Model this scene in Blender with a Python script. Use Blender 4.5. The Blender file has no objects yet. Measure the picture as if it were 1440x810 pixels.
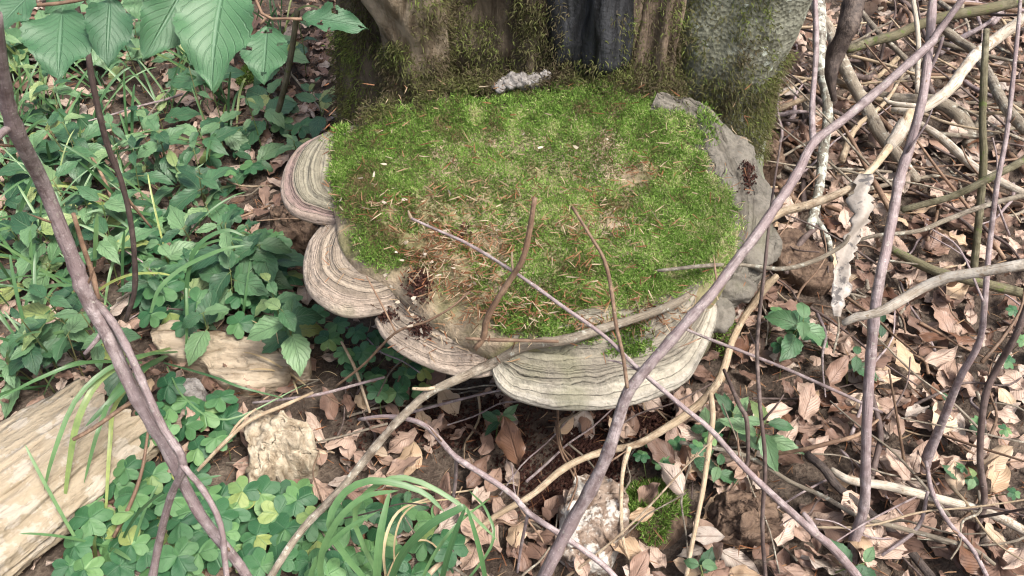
import bpy, math, random
import numpy as np
from mathutils import Vector, Matrix
sc = bpy.context.scene
COL = sc.collection
random.seed(7)
RNG = np.random.default_rng(7)

# ------------------------------------------------------------------ camera
CAM = np.array([0.0, 0.0, 1.05]); FPX = 1130.0; S45 = math.sqrt(0.5)
cd = bpy.data.cameras.new('camera'); cam = bpy.data.objects.new('camera', cd); COL.objects.link(cam)
cam.location = CAM; cam.rotation_euler = (math.radians(45), 0, 0)
cd.sensor_width = 36; cd.lens = 36 * FPX / 1440; cd.clip_start = 0.02; cd.clip_end = 200
sc.camera = cam
# ------------------------------------------------------------------ sky and sun (open shade, soft light through thin cloud)
SUN_EL, SUN_AZ = 60, 125         # elevation; azimuth clockwise from +Y (over the right shoulder)
w = bpy.data.worlds.new('World'); sc.world = w; w.use_nodes = True
wn = w.node_tree; bg = wn.nodes['Background']
sky = wn.nodes.new('ShaderNodeTexSky'); sky.sky_type = 'NISHITA'; sky.sun_disc = False
sky.sun_elevation = math.radians(SUN_EL); sky.sun_rotation = math.radians(SUN_AZ)
sky.air_density = 1.0; sky.dust_density = 8.0; sky.ozone_density = 1.0
wn.links.new(sky.outputs[0], bg.inputs[0]); bg.inputs[1].default_value = 0.13
sl = bpy.data.lights.new('sun', 'SUN'); sl.energy = 2.9; sl.angle = math.radians(13); sl.color = (1.0, 0.955, 0.90)
so = bpy.data.objects.new('sun', sl); COL.objects.link(so)
_e, _a = math.radians(SUN_EL), math.radians(SUN_AZ)
_d = Vector((math.sin(_a) * math.cos(_e), math.cos(_a) * math.cos(_e), math.sin(_e)))
so.rotation_euler = _d.to_track_quat('Z', 'Y').to_euler(); so.location = _d * 5
sc.view_settings.view_transform = 'Standard'; sc.view_settings.look = 'None'
sc.view_settings.exposure = 0.92; sc.view_settings.gamma = 1.0
sc.cycles.max_bounces = 6; sc.cycles.diffuse_bounces = 3; sc.cycles.glossy_bounces = 2; sc.cycles.transmission_bounces = 3
sc.cycles.use_denoising = True; sc.cycles.filter_width = 1.15

# ------------------------------------------------------------------ numeric helpers
def _hash(ix, iy, iz, seed):
    with np.errstate(over='ignore'):
        n = (ix.astype(np.int64) * 374761393 + iy.astype(np.int64) * 668265263 + iz.astype(np.int64) * 1440662683 + seed * 974634777) & 0xFFFFFFFF
        n = (n ^ (n >> 13)) * 1274126177 & 0xFFFFFFFF
        n = (n ^ (n >> 16)) & 0xFFFFFFFF
    return n / 4294967295.0
def vn(P, seed=0):
    P = np.atleast_2d(np.asarray(P, float)); i = np.floor(P).astype(np.int64); f = P - i; f = f * f * (3 - 2 * f)
    r = 0
    for dx in (0, 1):
        wx = f[:, 0] if dx else 1 - f[:, 0]
        for dy in (0, 1):
            wy = f[:, 1] if dy else 1 - f[:, 1]
            for dz in (0, 1):
                wz = f[:, 2] if dz else 1 - f[:, 2]
                r = r + wx * wy * wz * _hash(i[:, 0] + dx, i[:, 1] + dy, i[:, 2] + dz, seed)
    return r * 2 - 1
def fbm(P, o=4, seed=0):
    P = np.atleast_2d(np.asarray(P, float)); r = 0; a = 1.0; t = 0
    for k in range(o):
        r = r + a * vn(P * 2 ** k + k * 17.3, seed + k); t += a; a *= 0.5
    return r / t
def pxdir(px, py):
    x = (px - 720) / FPX; y = -(py - 405) / FPX
    return np.array([x, S45 * (y + 1), S45 * (y - 1)])
def atz(px, py, z):
    d = pxdir(px, py); return CAM + d * ((z - CAM[2]) / d[2])
def atd(px, py, depth):
    return CAM + pxdir(px, py) * depth
def gz(x, y):
    x = np.asarray(x, float); y = np.asarray(y, float); sh = np.broadcast(x, y).shape
    x, y = np.broadcast_arrays(x, y)
    P = np.stack([x.ravel() * 2.2, y.ravel() * 2.2, np.zeros(x.size)], 1)
    r = 0.045 * fbm(P, 3, 5) + 0.05 * np.clip(-x.ravel() - 0.35, 0, 1) + 0.03 * np.clip(y.ravel() - 1.2, 0, 1.5)
    return r.reshape(sh)
_tx = np.arange(-4, 4.001, .02); _ty = np.arange(-1, 5.001, .02); _TZ = gz(*np.meshgrid(_tx, _ty)).tolist()
def gzf(x, y):
    a = min(max((float(x) + 4) / .02, 0), len(_tx) - 1.001); b = min(max((float(y) + 1) / .02, 0), len(_ty) - 1.001)
    i, j = int(a), int(b); u, v = a - i, b - j
    return (_TZ[j][i] * (1 - u) + _TZ[j][i + 1] * u) * (1 - v) + (_TZ[j + 1][i] * (1 - u) + _TZ[j + 1][i + 1] * u) * v
def zb(x, y):                                     # top plane of the bracket fungus
    return 0.29 + 0.29 * (np.clip(y, 0.5, 1.25) - 0.65)
def on(px, py, f, off=0.0):
    z = off
    for _ in range(12):
        p = atz(px, py, z); z = float(f(p[0], p[1])) + off
    return atz(px, py, z)
def ong(px, py, h=0.0): return on(px, py, gzf, h)
def onf(px, py, h=0.0): return on(px, py, zb, h)
def proj(P):
    P = np.atleast_2d(P) - CAM; yc = S45 * P[:, 1] + S45 * P[:, 2]; zc = S45 * P[:, 1] - S45 * P[:, 2]
    return 720 + FPX * P[:, 0] / zc, 405 - FPX * yc / zc, zc
def inpoly(x, y, poly):
    x = np.asarray(x, float); y = np.asarray(y, float); r = np.zeros(x.shape, bool); n = len(poly)
    for i in range(n):
        x0, y0 = poly[i]; x1, y1 = poly[(i + 1) % n]
        if y0 == y1: continue
        c = ((y0 > y) != (y1 > y)) & (x < (x1 - x0) * (y - y0) / (y1 - y0) + x0); r ^= c
    return r
def crom(P, n, closed=False):
    P = np.asarray(P, float); m = len(P)
    if closed: Q = np.vstack([P[-1], P, P[0], P[1]]); segs = m
    else: Q = np.vstack([2 * P[0] - P[1], P, 2 * P[-1] - P[-2]]); segs = m - 1
    t = np.linspace(0, segs, n, endpoint=not closed); i = np.minimum(t.astype(int), segs - 1); u = (t - i)[:, None]
    a, b, c, d = Q[i], Q[i + 1], Q[i + 2], Q[i + 3]
    return 0.5 * (2 * b + (c - a) * u + (2 * a - 5 * b + 4 * c - d) * u * u + (3 * b - a - 3 * c + d) * u ** 3)

# ------------------------------------------------------------------ mesh and object helpers
def mesh_np(name, V, F, smooth=True, attr=None, uv=None, mat=None):
    V = np.asarray(V, np.float32); me = bpy.data.meshes.new(name)
    if not isinstance(F, list): F = [F]
    attr = {**getattr(F, 'attr', {}), **(attr or {})}
    F = [np.asarray(f, np.int32) for f in F if len(f)]
    idx = np.concatenate([f.ravel() for f in F]); tot = np.concatenate([np.full(len(f), f.shape[1], np.int32) for f in F])
    st = np.concatenate([[0], np.cumsum(tot)[:-1]]).astype(np.int32)
    me.vertices.add(len(V)); me.vertices.foreach_set('co', V.ravel())
    me.loops.add(len(idx)); me.loops.foreach_set('vertex_index', idx)
    me.polygons.add(len(tot)); me.polygons.foreach_set('loop_start', st); me.polygons.foreach_set('loop_total', tot)
    me.polygons.foreach_set('use_smooth', np.full(len(tot), smooth))
    for k, v in (attr or {}).items():
        a = me.attributes.new(k, 'FLOAT', 'POINT'); a.data.foreach_set('value', np.asarray(v, np.float32))
    if uv is not None:
        l = me.uv_layers.new(name='UVMap'); l.data.foreach_set('uv', np.asarray(uv, np.float32)[idx].ravel())
    me.update(calc_edges=True)
    if mat: me.materials.append(mat)
    return me
def link(name, me, parent=None, loc=None, label=None, cat=None, group=None, kind=None):
    o = bpy.data.objects.new(name, me); COL.objects.link(o)
    if parent: o.parent = parent
    if loc is not None: o.location = loc
    tag(o, label, cat, group, kind)
    return o
def tag(o, label=None, cat=None, group=None, kind=None):
    if label: o['label'] = label
    if cat: o['category'] = cat
    if group: o['group'] = group
    if kind: o['kind'] = kind
def empty(name, loc, label, cat, group=None):
    o = bpy.data.objects.new(name, None); COL.objects.link(o); o.location = loc; o.empty_display_size = 0.02
    tag(o, label, cat, group); return o
def gridF(n, k, wrap):                            # n rows of k verts
    i = np.arange(n - 1)[:, None]; j = np.arange(k if wrap else k - 1)[None, :]; j2 = (j + 1) % k
    return np.stack([(i * k + j), (i * k + j2), ((i + 1) * k + j2), ((i + 1) * k + j)], -1).reshape(-1, 4)
class FL(list): attr = {}
def tube(P, R, sides=8, n=None, bump=0.08, bseed=0, node=0.0, flat=1.0, wig=0.0):
    P = np.asarray(P, float); R = np.asarray(R, float); L = np.linalg.norm(np.diff(P, axis=0), axis=1).sum()
    n = n or int(np.clip(L / 0.012, 6, 90))
    C = crom(P, n); r = np.interp(np.linspace(0, 1, n), np.linspace(0, 1, len(R)), R)
    s = np.linspace(0, L, n)
    if wig:
        C = C + wig * np.stack([vn(np.stack([s * 14, s * 0 + k * 9, s * 0], 1), bseed + k) for k in range(3)], 1)
    if node: r = r * (1 + node * np.exp(-((s / 0.035 + bseed * .37) % 1 - 0.5) ** 2 / 0.006))
    T = np.gradient(C, axis=0); T /= np.linalg.norm(T, axis=1)[:, None] + 1e-9
    U = np.zeros_like(C); u = np.cross(T[0], [0.3, 0.2, 1.0]); u /= np.linalg.norm(u)
    for i in range(n):
        u = u - T[i] * np.dot(u, T[i]); u /= np.linalg.norm(u) + 1e-9; U[i] = u
    W = np.cross(T, U); a = np.linspace(0, 2 * np.pi, sides, endpoint=False)
    D = np.cos(a)[None, :, None] * U[:, None] + flat * np.sin(a)[None, :, None] * W[:, None]
    V = (C[:, None] + D * r[:, None, None]).reshape(-1, 3)
    if bump:
        rr = np.repeat(r, sides); q = V / (np.mean(r) * 2.2)
        V = V + D.reshape(-1, 3) * (rr * bump * fbm(q, 3, bseed))[:, None]
    V = np.vstack([V, C[0] - T[0] * r[0] * .3, C[-1] + T[-1] * r[-1] * .5]); m = n * sides
    j = np.arange(sides); j2 = (j + 1) % sides
    caps = np.vstack([np.stack([j2, j, np.full(sides, m)], 1), np.stack([(n - 1) * sides + j, (n - 1) * sides + j2, np.full(sides, m + 1)], 1)])
    F = FL([gridF(n, sides, True), caps])
    ext = lambda q: np.concatenate([q, q[:1], q[-1:]])
    F.attr = {'ca': ext(np.tile(np.cos(a), n)), 'sa': ext(np.tile(np.sin(a), n)), 'al': ext(np.repeat(s + bseed * .37, sides))}
    return V, F
def merge(parts):                                  # parts: (V, [F...], attr dict, uv)
    Vs, Fs, A, U, o = [], {}, {}, [], 0
    for V, F, at, uv in parts:
        Vs.append(V)
        for f in F: Fs.setdefault(f.shape[1], []).append(f + o)
        for k, v in at.items(): A.setdefault(k, []).append(np.broadcast_to(v, (len(V),)))
        if uv is not None: U.append(uv)
        o += len(V)
    return np.vstack(Vs), [np.vstack(f) for f in Fs.values()], {k: np.concatenate(v) for k, v in A.items()}, (np.vstack(U) if U else None)

# ------------------------------------------------------------------ materials
MAT = {}
class G:
    def __init__(s, name):
        s.m = bpy.data.materials.new(name); s.m.use_nodes = True; s.t = s.m.node_tree; s.b = s.t.nodes['Principled BSDF']; MAT[name] = s.m
    def n(s, ty, **kw):
        n = s.t.nodes.new(ty)
        for k, v in kw.items(): setattr(n, k, v)
        return n
    def set(s, sock, v):
        if isinstance(v, bpy.types.NodeSocket): s.t.links.new(v, sock)
        elif isinstance(v, tuple) and len(v) == 3 and sock.type == 'RGBA': sock.default_value = (*v, 1)
        else: sock.default_value = v
    def math(s, op, a, b=0.0, c=0.0, clamp=False):
        n = s.n('ShaderNodeMath', operation=op); n.use_clamp = clamp
        s.set(n.inputs[0], a); s.set(n.inputs[1], b); s.set(n.inputs[2], c); return n.outputs[0]
    def mix(s, f, a, b, blend='MIX'):
        n = s.n('ShaderNodeMix', data_type='RGBA', blend_type=blend)
        s.set(n.inputs[0], f); s.set(n.inputs[6], a); s.set(n.inputs[7], b); return n.outputs[2]
    def coord(s, which='Object', scale=(1, 1, 1)):
        c = s.n('ShaderNodeTexCoord'); mp = s.n('ShaderNodeMapping'); s.t.links.new(c.outputs[which], mp.inputs[0]); mp.inputs['Scale'].default_value = scale
        return mp.outputs[0]
    def noise(s, vec, scale, detail=4, rough=0.55, dist=0.0):
        n = s.n('ShaderNodeTexNoise'); s.set(n.inputs['Vector'], vec); n.inputs['Scale'].default_value = scale
        n.inputs['Detail'].default_value = detail; n.inputs['Roughness'].default_value = rough; n.inputs['Distortion'].default_value = dist
        return n.outputs['Fac']
    def voro(s, vec, scale, feature='F1', out='Distance'):
        n = s.n('ShaderNodeTexVoronoi', feature=feature); s.set(n.inputs['Vector'], vec); n.inputs['Scale'].default_value = scale; return n.outputs[out]
    def ramp(s, f, stops):
        n = s.n('ShaderNodeValToRGB'); s.set(n.inputs[0], f); el = n.color_ramp.elements
        while len(el) < len(stops): el.new(0.5)
        for e, (p, c) in zip(el, stops): e.position = p; e.color = (*c, 1) if len(c) == 3 else c
        return n.outputs[0]
    def step(s, f, lo, hi):
        n = s.n('ShaderNodeMapRange', interpolation_type='SMOOTHSTEP'); s.set(n.inputs[0], f); n.inputs[1].default_value = lo; n.inputs[2].default_value = hi
        return n.outputs[0]
    def attr(s, name): n = s.n('ShaderNodeAttribute', attribute_name=name); return n.outputs['Fac']
    def rnd(s): return s.n('ShaderNodeObjectInfo').outputs['Random']
    def fin(s, col, rough=0.8, bump=None, bs=0.3, bd=0.004, spec=0.3, trans=0.0):
        s.set(s.b.inputs['Base Color'], col); s.set(s.b.inputs['Roughness'], rough); s.b.inputs['Specular IOR Level'].default_value = spec
        if bump is not None:
            bn = s.n('ShaderNodeBump'); bn.inputs['Strength'].default_value = bs; bn.inputs['Distance'].default_value = bd
            s.set(bn.inputs['Height'], bump); s.t.links.new(bn.outputs[0], s.b.inputs['Normal'])
        if trans:
            tr = s.n('ShaderNodeBsdfTranslucent'); s.set(tr.inputs[0], col); mx = s.n('ShaderNodeMixShader'); mx.inputs[0].default_value = trans
            s.t.links.new(s.b.outputs[0], mx.inputs[1]); s.t.links.new(tr.outputs[0], mx.inputs[2]); s.t.links.new(mx.outputs[0], s.t.nodes['Material Output'].inputs[0])
        return s.m
def bark(name, base, dark, light, scale=60, patch=0.0, patchcol=(0.5, 0.52, 0.45), rough=0.75, spec=0.3, bs=0.5, ps=45, streak=0.6, dots=0.0, bd=0.003):
    g = G(name); v = g.coord('Object'); r = g.rnd()
    n1 = g.noise(v, scale, 6, 0.65); n2 = g.noise(v, scale * 0.17, 3)
    cx = g.n('ShaderNodeCombineXYZ')
    g.set(cx.inputs[0], g.math('MULTIPLY', g.attr('ca'), .012)); g.set(cx.inputs[1], g.math('MULTIPLY', g.attr('sa'), .012)); g.set(cx.inputs[2], g.math('MULTIPLY', g.attr('al'), .14))
    st = g.noise(cx.outputs[0], 260, 5, 0.7)
    c = g.mix(g.step(n1, 0.3, 0.72), dark, light); c = g.mix(g.step(n2, 0.25, 0.75), c, base)
    c = g.mix(g.math('MULTIPLY', g.step(st, 0.46, 0.36), streak), c, dark); c = g.mix(g.math('MULTIPLY', g.step(st, 0.56, 0.7), streak * .6), c, light)
    if patch:
        p = g.step(g.noise(v, ps, 5, 0.7), 0.70 - patch * 0.4, 0.75 - patch * 0.4); c = g.mix(p, c, patchcol)
    if dots:
        d2 = g.math('SUBTRACT', 1.0, g.step(g.voro(v, 260), .12, .26)); d2 = g.math('MULTIPLY', d2, g.step(g.noise(v, 90, 2), .45, .6)); c = g.mix(g.math('MULTIPLY', d2, dots), c, light)
    hs = g.n('ShaderNodeHueSaturation'); g.set(hs.inputs['Value'], g.math('MULTIPLY_ADD', r, 0.4, 0.8)); g.set(hs.inputs['Color'], c)
    h = g.math('ADD', g.math('MULTIPLY_ADD', g.voro(v, scale * 6), 0.3, n1), g.math('MULTIPLY', st, 1.2))
    return g.fin(hs.outputs[0], g.math('MULTIPLY_ADD', n1, .25, rough - .12), h, bs, bd, spec)
bark('twig_purple', (0.225, 0.172, 0.175), (0.105, 0.075, 0.073), (0.41, 0.36, 0.36), 90, 0.27, (0.30, 0.275, 0.25), .5, .45, .6, 110, .7, 1.0, .002)
bark('twig_brown', (0.15, 0.092, 0.06), (0.06, 0.036, 0.025), (0.3, 0.21, 0.14), 90, 0.12, (.24, .2, .15), .6, .35, .4, 100, .6, .5, .0015)
bark('twig_dark', (0.075, 0.052, 0.047), (0.026, 0.018, 0.016), (0.18, 0.14, 0.125), 90, 0.15, (.2, .19, .16), .65, .35, .4, 100, .6, .4, .0015)
bark('branch_grey', (0.215, 0.185, 0.14), (0.07, 0.052, 0.038), (0.36, 0.33, 0.275), 60, 0.28, (0.4, 0.4, 0.34), .8, .25, .7, 60, .8)
bark('branch_lichen', (0.2, 0.18, 0.14), (0.07, 0.052, 0.04), (0.42, 0.42, 0.37), 60, 0.5, (0.47, 0.5, 0.44), .85, .2, .7, 75, .7)
bark('branch_pale', (0.38, 0.30, 0.20), (0.16, 0.105, 0.065), (0.55, 0.47, 0.35), 55, 0.2, (0.17, 0.135, 0.10), .8, .25, .6, 80, .8)
bark('branch_white', (0.42, 0.38, 0.31), (0.2, 0.155, 0.11), (0.6, 0.57, 0.51), 50, 0.3, (0.26, 0.205, 0.145), .75, .3, .6, 45, .8)
bark('branch_black', (0.045, 0.035, 0.032), (0.014, 0.01, 0.01), (0.12, 0.095, 0.08), 60, 0.0, rough=.6, bs=.8, streak=.8)
bark('branch_green', (0.115, 0.105, 0.06), (0.042, 0.036, 0.022), (0.23, 0.215, 0.15), 60, 0.3, (0.1, 0.125, 0.04), .8, .25, .6, 50, .7)
bark('beech_bark', (0.15, 0.158, 0.12), (0.06, 0.06, 0.042), (0.235, 0.245, 0.2), 26, 0.26, (0.31, 0.345, 0.30), .85, .2, .9, 30, 0, 0, .008)
bark('papery_bark', (0.36, 0.325, 0.285), (0.15, 0.12, 0.10), (0.55, 0.52, 0.48), 45, 0.35, (0.15, 0.14, 0.135), .6, .35, .35, 38, 0)

def leafmat(name, pale, mid, deep, vein, nv=8.0, slope=0.35, veinw=0.10, rough=0.42, spec=0.5, trans=0.22, bs=0.5, speck=None, spots=0.0, sstep=(0.06, 0.11)):
    g = G(name); uv = g.n('ShaderNodeUVMap', uv_map='UVMap'); sx = g.n('ShaderNodeSeparateXYZ'); g.t.links.new(uv.outputs[0], sx.inputs[0])
    u, v = sx.outputs[0], sx.outputs[1]
    a = g.math('MULTIPLY', g.math('ABSOLUTE', g.math('SUBTRACT', u, 0.5)), 2.0)
    rib = g.math('SUBTRACT', 1.0, g.step(a, 0.02, 0.09))
    ph = g.math('FRACT', g.math('MULTIPLY', g.math('SUBTRACT', v, g.math('MULTIPLY', a, slope)), nv))
    lat = g.math('SUBTRACT', 1.0, g.step(g.math('ABSOLUTE', g.math('SUBTRACT', ph, 0.5)), veinw * 0.4, veinw))
    vn_ = g.math('MAXIMUM', rib, g.math('MULTIPLY', lat, 0.75))
    co = g.coord('Object'); r = g.math('FRACT', g.math('ADD', g.rnd(), g.attr('vary')))
    n = g.noise(co, 70, 4, 0.6)
    c = g.ramp(r, [(0.0, deep), (0.45, mid), (0.88, pale), (1.0, (0.34, 0.38, 0.11))] if name in ('green_leaf', 'sorrel_leaf', 'grass_blade') else [(0.0, deep), (0.22, tuple(1.5 * q for q in deep)), (0.5, mid), (0.85, pale), (1.0, (0.46, 0.41, 0.36))] if name == 'dry_leaf' else [(0.0, deep), (0.5, mid), (1.0, pale)])
    c = g.mix(g.math('MULTIPLY', g.step(n, 0.3, 0.75), 0.45), c, deep)
    c = g.mix(g.math('MULTIPLY', vn_, 0.38), c, vein)
    if spots: c = g.mix(g.math('MULTIPLY', g.step(g.noise(co, 38, 3, 0.7), 0.56, 0.66), spots), c, tuple(x * 0.35 for x in deep))
    if speck:
        sp = g.math('SUBTRACT', 1.0, g.step(g.voro(co, 190), *sstep)); sp = g.math('MULTIPLY', sp, g.step(g.noise(co, 30, 2), 0.5, 0.6)); c = g.mix(sp, c, speck)
    h = g.math('SUBTRACT', g.math('MULTIPLY', n, 0.3), vn_)
    return g.fin(c, rough, h, bs, 0.0018, spec, trans)
leafmat('dry_leaf', (0.62, 0.485, 0.395), (0.43, 0.305, 0.235), (0.16, 0.10, 0.075), (0.27, 0.17, 0.12), 11, 0.4, 0.13, 0.5, 0.4, 0.12, 0.9, spots=0.7)
leafmat('dry_leaf_cream', (0.62, 0.50, 0.37), (0.54, 0.41, 0.285), (0.44, 0.315, 0.205), (0.36, 0.24, 0.135), 11, 0.4, 0.12, 0.5, 0.35, 0.15, 0.8, spots=.3)
leafmat('dry_leaf_brown', (0.22, 0.115, 0.065), (0.16, 0.08, 0.045), (0.09, 0.043, 0.026), (0.1, 0.05, 0.03), 11, 0.4, 0.12, 0.42, 0.5, 0.1, 0.8, spots=0.5)
leafmat('green_leaf', (0.20, 0.34, 0.16), (0.075, 0.178, 0.078), (0.026, 0.082, 0.038), (0.18, 0.28, 0.16), 6, 0.45, 0.1, 0.4, 0.6, 0.25, 0.9, speck=(0.5, 0.55, 0.5))
leafmat('sorrel_leaf', (0.15, 0.30, 0.11), (0.052, 0.155, 0.062), (0.022, 0.085, 0.036), (0.12, 0.23, 0.12), 3, 0.2, 0.05, 0.42, 0.5, 0.25, 0.6, speck=(0.5, 0.55, 0.5))
leafmat('beech_leaf', (0.115, 0.235, 0.105), (0.075, 0.18, 0.085), (0.045, 0.12, 0.062), (0.14, 0.25, 0.16), 9, 0.42, 0.10, 0.42, 0.55, 0.3, 0.7, speck=(0.6, 0.62, 0.58), sstep=(.09, .16))
leafmat('grass_blade', (0.15, 0.26, 0.105), (0.085, 0.185, 0.07), (0.045, 0.115, 0.045), (0.13, 0.22, 0.09), 0.5, 0, 0.02, 0.4, 0.5, 0.25, 0.3)
leafmat('straw_blade', (0.5, 0.42, 0.27), (0.42, 0.34, 0.2), (0.3, 0.23, 0.13), (0.5, 0.42, 0.28), 0.5, 0, 0.02, 0.6, 0.3, 0.2, 0.3)
def stalk(name, c1, c2):
    g = G(name); return g.fin(g.mix(g.rnd(), c1, c2), 0.5, None, trans=0.1)
stalk('green_stalk', (0.10, 0.17, 0.05), (0.16, 0.15, 0.07))
def mossmat(name, stops, rough=0.75):
    g = G(name); return g.fin(g.ramp(g.attr('vary'), stops), rough, None, spec=0.2, trans=0.38)
mossmat('moss', [(0.0, (0.19, 0.15, 0.075)), (0.22, (0.085, 0.135, 0.034)), (0.5, (0.155, 0.29, 0.05)), (0.8, (0.30, 0.45, 0.115)), (1.0, (0.50, 0.46, 0.27))])
mossmat('bark_moss', [(0.0, (0.10, 0.08, 0.05)), (0.35, (0.11, 0.108, 0.048)), (0.7, (0.13, 0.155, 0.045)), (1.0, (0.17, 0.24, 0.06))])
mossmat('needles', [(0.0, (0.12, 0.06, 0.035)), (0.35, (0.27, 0.12, 0.06)), (0.7, (0.33, 0.23, 0.14)), (1.0, (0.48, 0.4, 0.29))])
mossmat('crumbs', [(0.0, (0.025, 0.010, 0.009)), (0.5, (0.05, 0.021, 0.017)), (1.0, (0.12, 0.06, 0.045))])
mossmat('mould_flakes', [(0.0, (0.4, 0.34, 0.26)), (1.0, (0.62, 0.57, 0.48))])
# ground
g = G('humus'); v = g.coord('Object'); n1 = g.noise(v, 22, 6, 0.65); n2 = g.noise(v, 140, 4, 0.6)
c = g.ramp(g.math('MULTIPLY_ADD', n2, 0.5, g.math('MULTIPLY', n1, 0.6)), [(0.3, (0.028, 0.021, 0.016)), (0.52, (0.065, 0.048, 0.037)), (0.75, (0.16, 0.128, 0.1))])
g.fin(c, 0.9, g.math('ADD', n1, n2), 0.9, 0.012)
# fungus crust: colour zones that grew into it, band by band
def fungusmat(name, lip, band, zone_a, zone_b, n=9.0):
    g = G(name); s = g.attr('ring'); v = g.coord('Object'); nz = g.noise(v, 14, 4, 0.6); nf = g.noise(v, 150, 5, 0.7); nm = g.noise(v, 45, 5, .65)
    sd = g.math('MULTIPLY_ADD', g.math('SUBTRACT', nz, .5), 0.12, s); sd = g.math('MULTIPLY_ADD', g.math('SUBTRACT', nf, .5), 0.02, sd)
    cx = g.n('ShaderNodeCombineXYZ'); g.set(cx.inputs[0], sd); z1 = g.noise(cx.outputs[0], n * 2.0, 2, .6)      # one-dimensional: zones follow the growth rings
    z = g.step(g.math('MULTIPLY_ADD', g.math('SUBTRACT', nm, .5), .35, z1), .3, .7)
    c = g.mix(z, zone_a, zone_b)
    c = g.mix(g.step(sd, 0.80, 0.86), c, g.mix(z, band, tuple(1.25 * q for q in band)))
    c = g.mix(g.step(sd, 0.985, 1.02), c, lip)
    line = g.math('SUBTRACT', 1.0, g.step(g.math('ABSOLUTE', g.math('SUBTRACT', z1, .47)), .006, .022)); c = g.mix(g.math('MULTIPLY', line, .16), c, tuple(.3 * q for q in zone_a))
    c = g.mix(g.math('MULTIPLY', g.step(nf, 0.45, 0.72), 0.45), c, tuple(0.5 * q for q in zone_a))
    c = g.mix(g.math('MULTIPLY', g.step(nm, 0.5, 0.7), 0.5), c, tuple(0.55 * q for q in zone_a))
    c = g.mix(g.math('MULTIPLY', g.step(g.noise(v, 9, 3), 0.55, 0.7), 0.4), c, (0.14, 0.15, 0.075))
    if name == 'crust_old':
        ck = g.math('SUBTRACT', 1.0, g.step(g.voro(g.mix(.12, v, g.n('ShaderNodeTexNoise').outputs['Color']), 17, 'DISTANCE_TO_EDGE'), .0, .035)); ck = g.math('MULTIPLY', ck, g.step(nz, .5, .62)); c = g.mix(g.math('MULTIPLY', ck, .55), c, (.05, .042, .035)); line = g.math('MAXIMUM', line, ck)
    h = g.math('SUBTRACT', g.math('ADD', g.math('MULTIPLY', z1, 2.0), g.math('MULTIPLY_ADD', nm, .5, nf)), g.math('MULTIPLY', line, .8))
    return g.fin(c, 0.85, h, 0.8, 0.004, 0.2)
fungusmat('crust_pink', (0.33, 0.265, 0.225), (0.19, 0.14, 0.127), (0.175, 0.162, 0.122), (0.275, 0.258, 0.20), 3)
fungusmat('crust_tan', (0.38, 0.32, 0.265), (0.32, 0.265, 0.215), (0.215, 0.178, 0.14), (0.37, 0.315, 0.25), 4)
fungusmat('crust_grey', (0.36, 0.34, 0.29), (0.32, 0.30, 0.245), (0.195, 0.178, 0.142), (0.335, 0.308, 0.25), 3.2)
fungusmat('crust_old', (0.14, 0.132, 0.112), (0.14, 0.132, 0.112), (0.088, 0.08, 0.066), (0.18, 0.168, 0.144), 2)
g = G('cap_crust'); v = g.coord('Object'); n1 = g.noise(v, 30, 6, .7); n2 = g.noise(v, 9, 3)
c = g.ramp(n1, [(.3, (.11, .085, .06)), (.5, (.27, .215, .155)), (.7, (.40, .335, .25))]); c = g.mix(g.math('MULTIPLY', g.step(n2, .38, .55), .6), c, (.125, .14, .045))
g.fin(c, .9, g.math('ADD', n1, g.noise(v, 180, 4)), .8, .004, .2)
def wood(name, pale, mid, dark, st=(1, 1, 1), sc_=30, crack=0.5, bs=0.8, rough=0.85, grey=0.0):
    g = G(name); v = g.coord('Object', st); n1 = g.noise(v, sc_, 6, 0.6, 0.6); v2 = g.coord('Object'); n2 = g.noise(v2, 11, 4, 0.6); n3 = g.noise(v2, 160, 3)
    c = g.ramp(n1, [(0.28, dark), (0.42, mid), (0.62, pale)])
    c = g.mix(g.math('MULTIPLY', g.step(n2, 0.5, 0.72), crack), c, mid)
    if grey: c = g.mix(g.math('MULTIPLY', g.step(g.noise(v2, 24, 4, 0.7), 0.5, 0.58), grey), c, (0.46, 0.44, 0.40))
    return g.fin(c, rough, g.math('MULTIPLY_ADD', n3, 0.3, n1), bs, 0.006, 0.2)
wood('rotten_wood', (0.31, 0.265, 0.195), (0.265, 0.222, 0.158), (0.17, 0.135, 0.092), (0.22, 1.2, 1.2), 80, 0.6, 1.0, .9, .35)
wood('pale_wood', (0.36, 0.305, 0.23), (0.25, 0.205, 0.148), (0.10, 0.07, 0.042), (.3, 1.8, 1.5), 40, 0.5, 1.0)
wood('flaky_wood', (0.43, 0.38, 0.295), (0.25, 0.205, 0.145), (0.08, 0.055, 0.035), (1, 1, .5), 70, 0.4, 1.0)
wood('trunk_wood', (0.135, 0.112, 0.08), (0.065, 0.052, 0.036), (0.04, 0.028, 0.018), (1.6, 1.6, 0.35), 30, 0.4, 1.0)
wood('tan_root', (0.28, 0.235, 0.175), (0.125, 0.098, 0.066), (0.045, 0.032, 0.021), (1.5, 1.5, 0.4), 30, 0.4, 1.0)
wood('charred', (0.042, 0.045, 0.05), (0.016, 0.017, 0.019), (0.004, 0.004, 0.005), (1.6, 1.6, 0.25), 40, 0.3, 1.0, 0.5)
wood('fibrous_dark', (0.19, 0.148, 0.108), (0.085, 0.064, 0.048), (0.025, 0.02, 0.017), (2.2, 2.2, 0.2), 30, 0.3, 1.0)
wood('crusty_bark', (0.27, 0.22, 0.18), (0.17, 0.125, 0.095), (0.05, 0.033, 0.025), (1, 1, 1), 45, 0.4, 1.0, 0.9, 0.95)
wood('brown_rot', (0.15, 0.105, 0.075), (0.075, 0.05, 0.036), (0.022, 0.014, 0.01), (1, 1, 1), 60, 0.4, 1.0)
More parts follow.
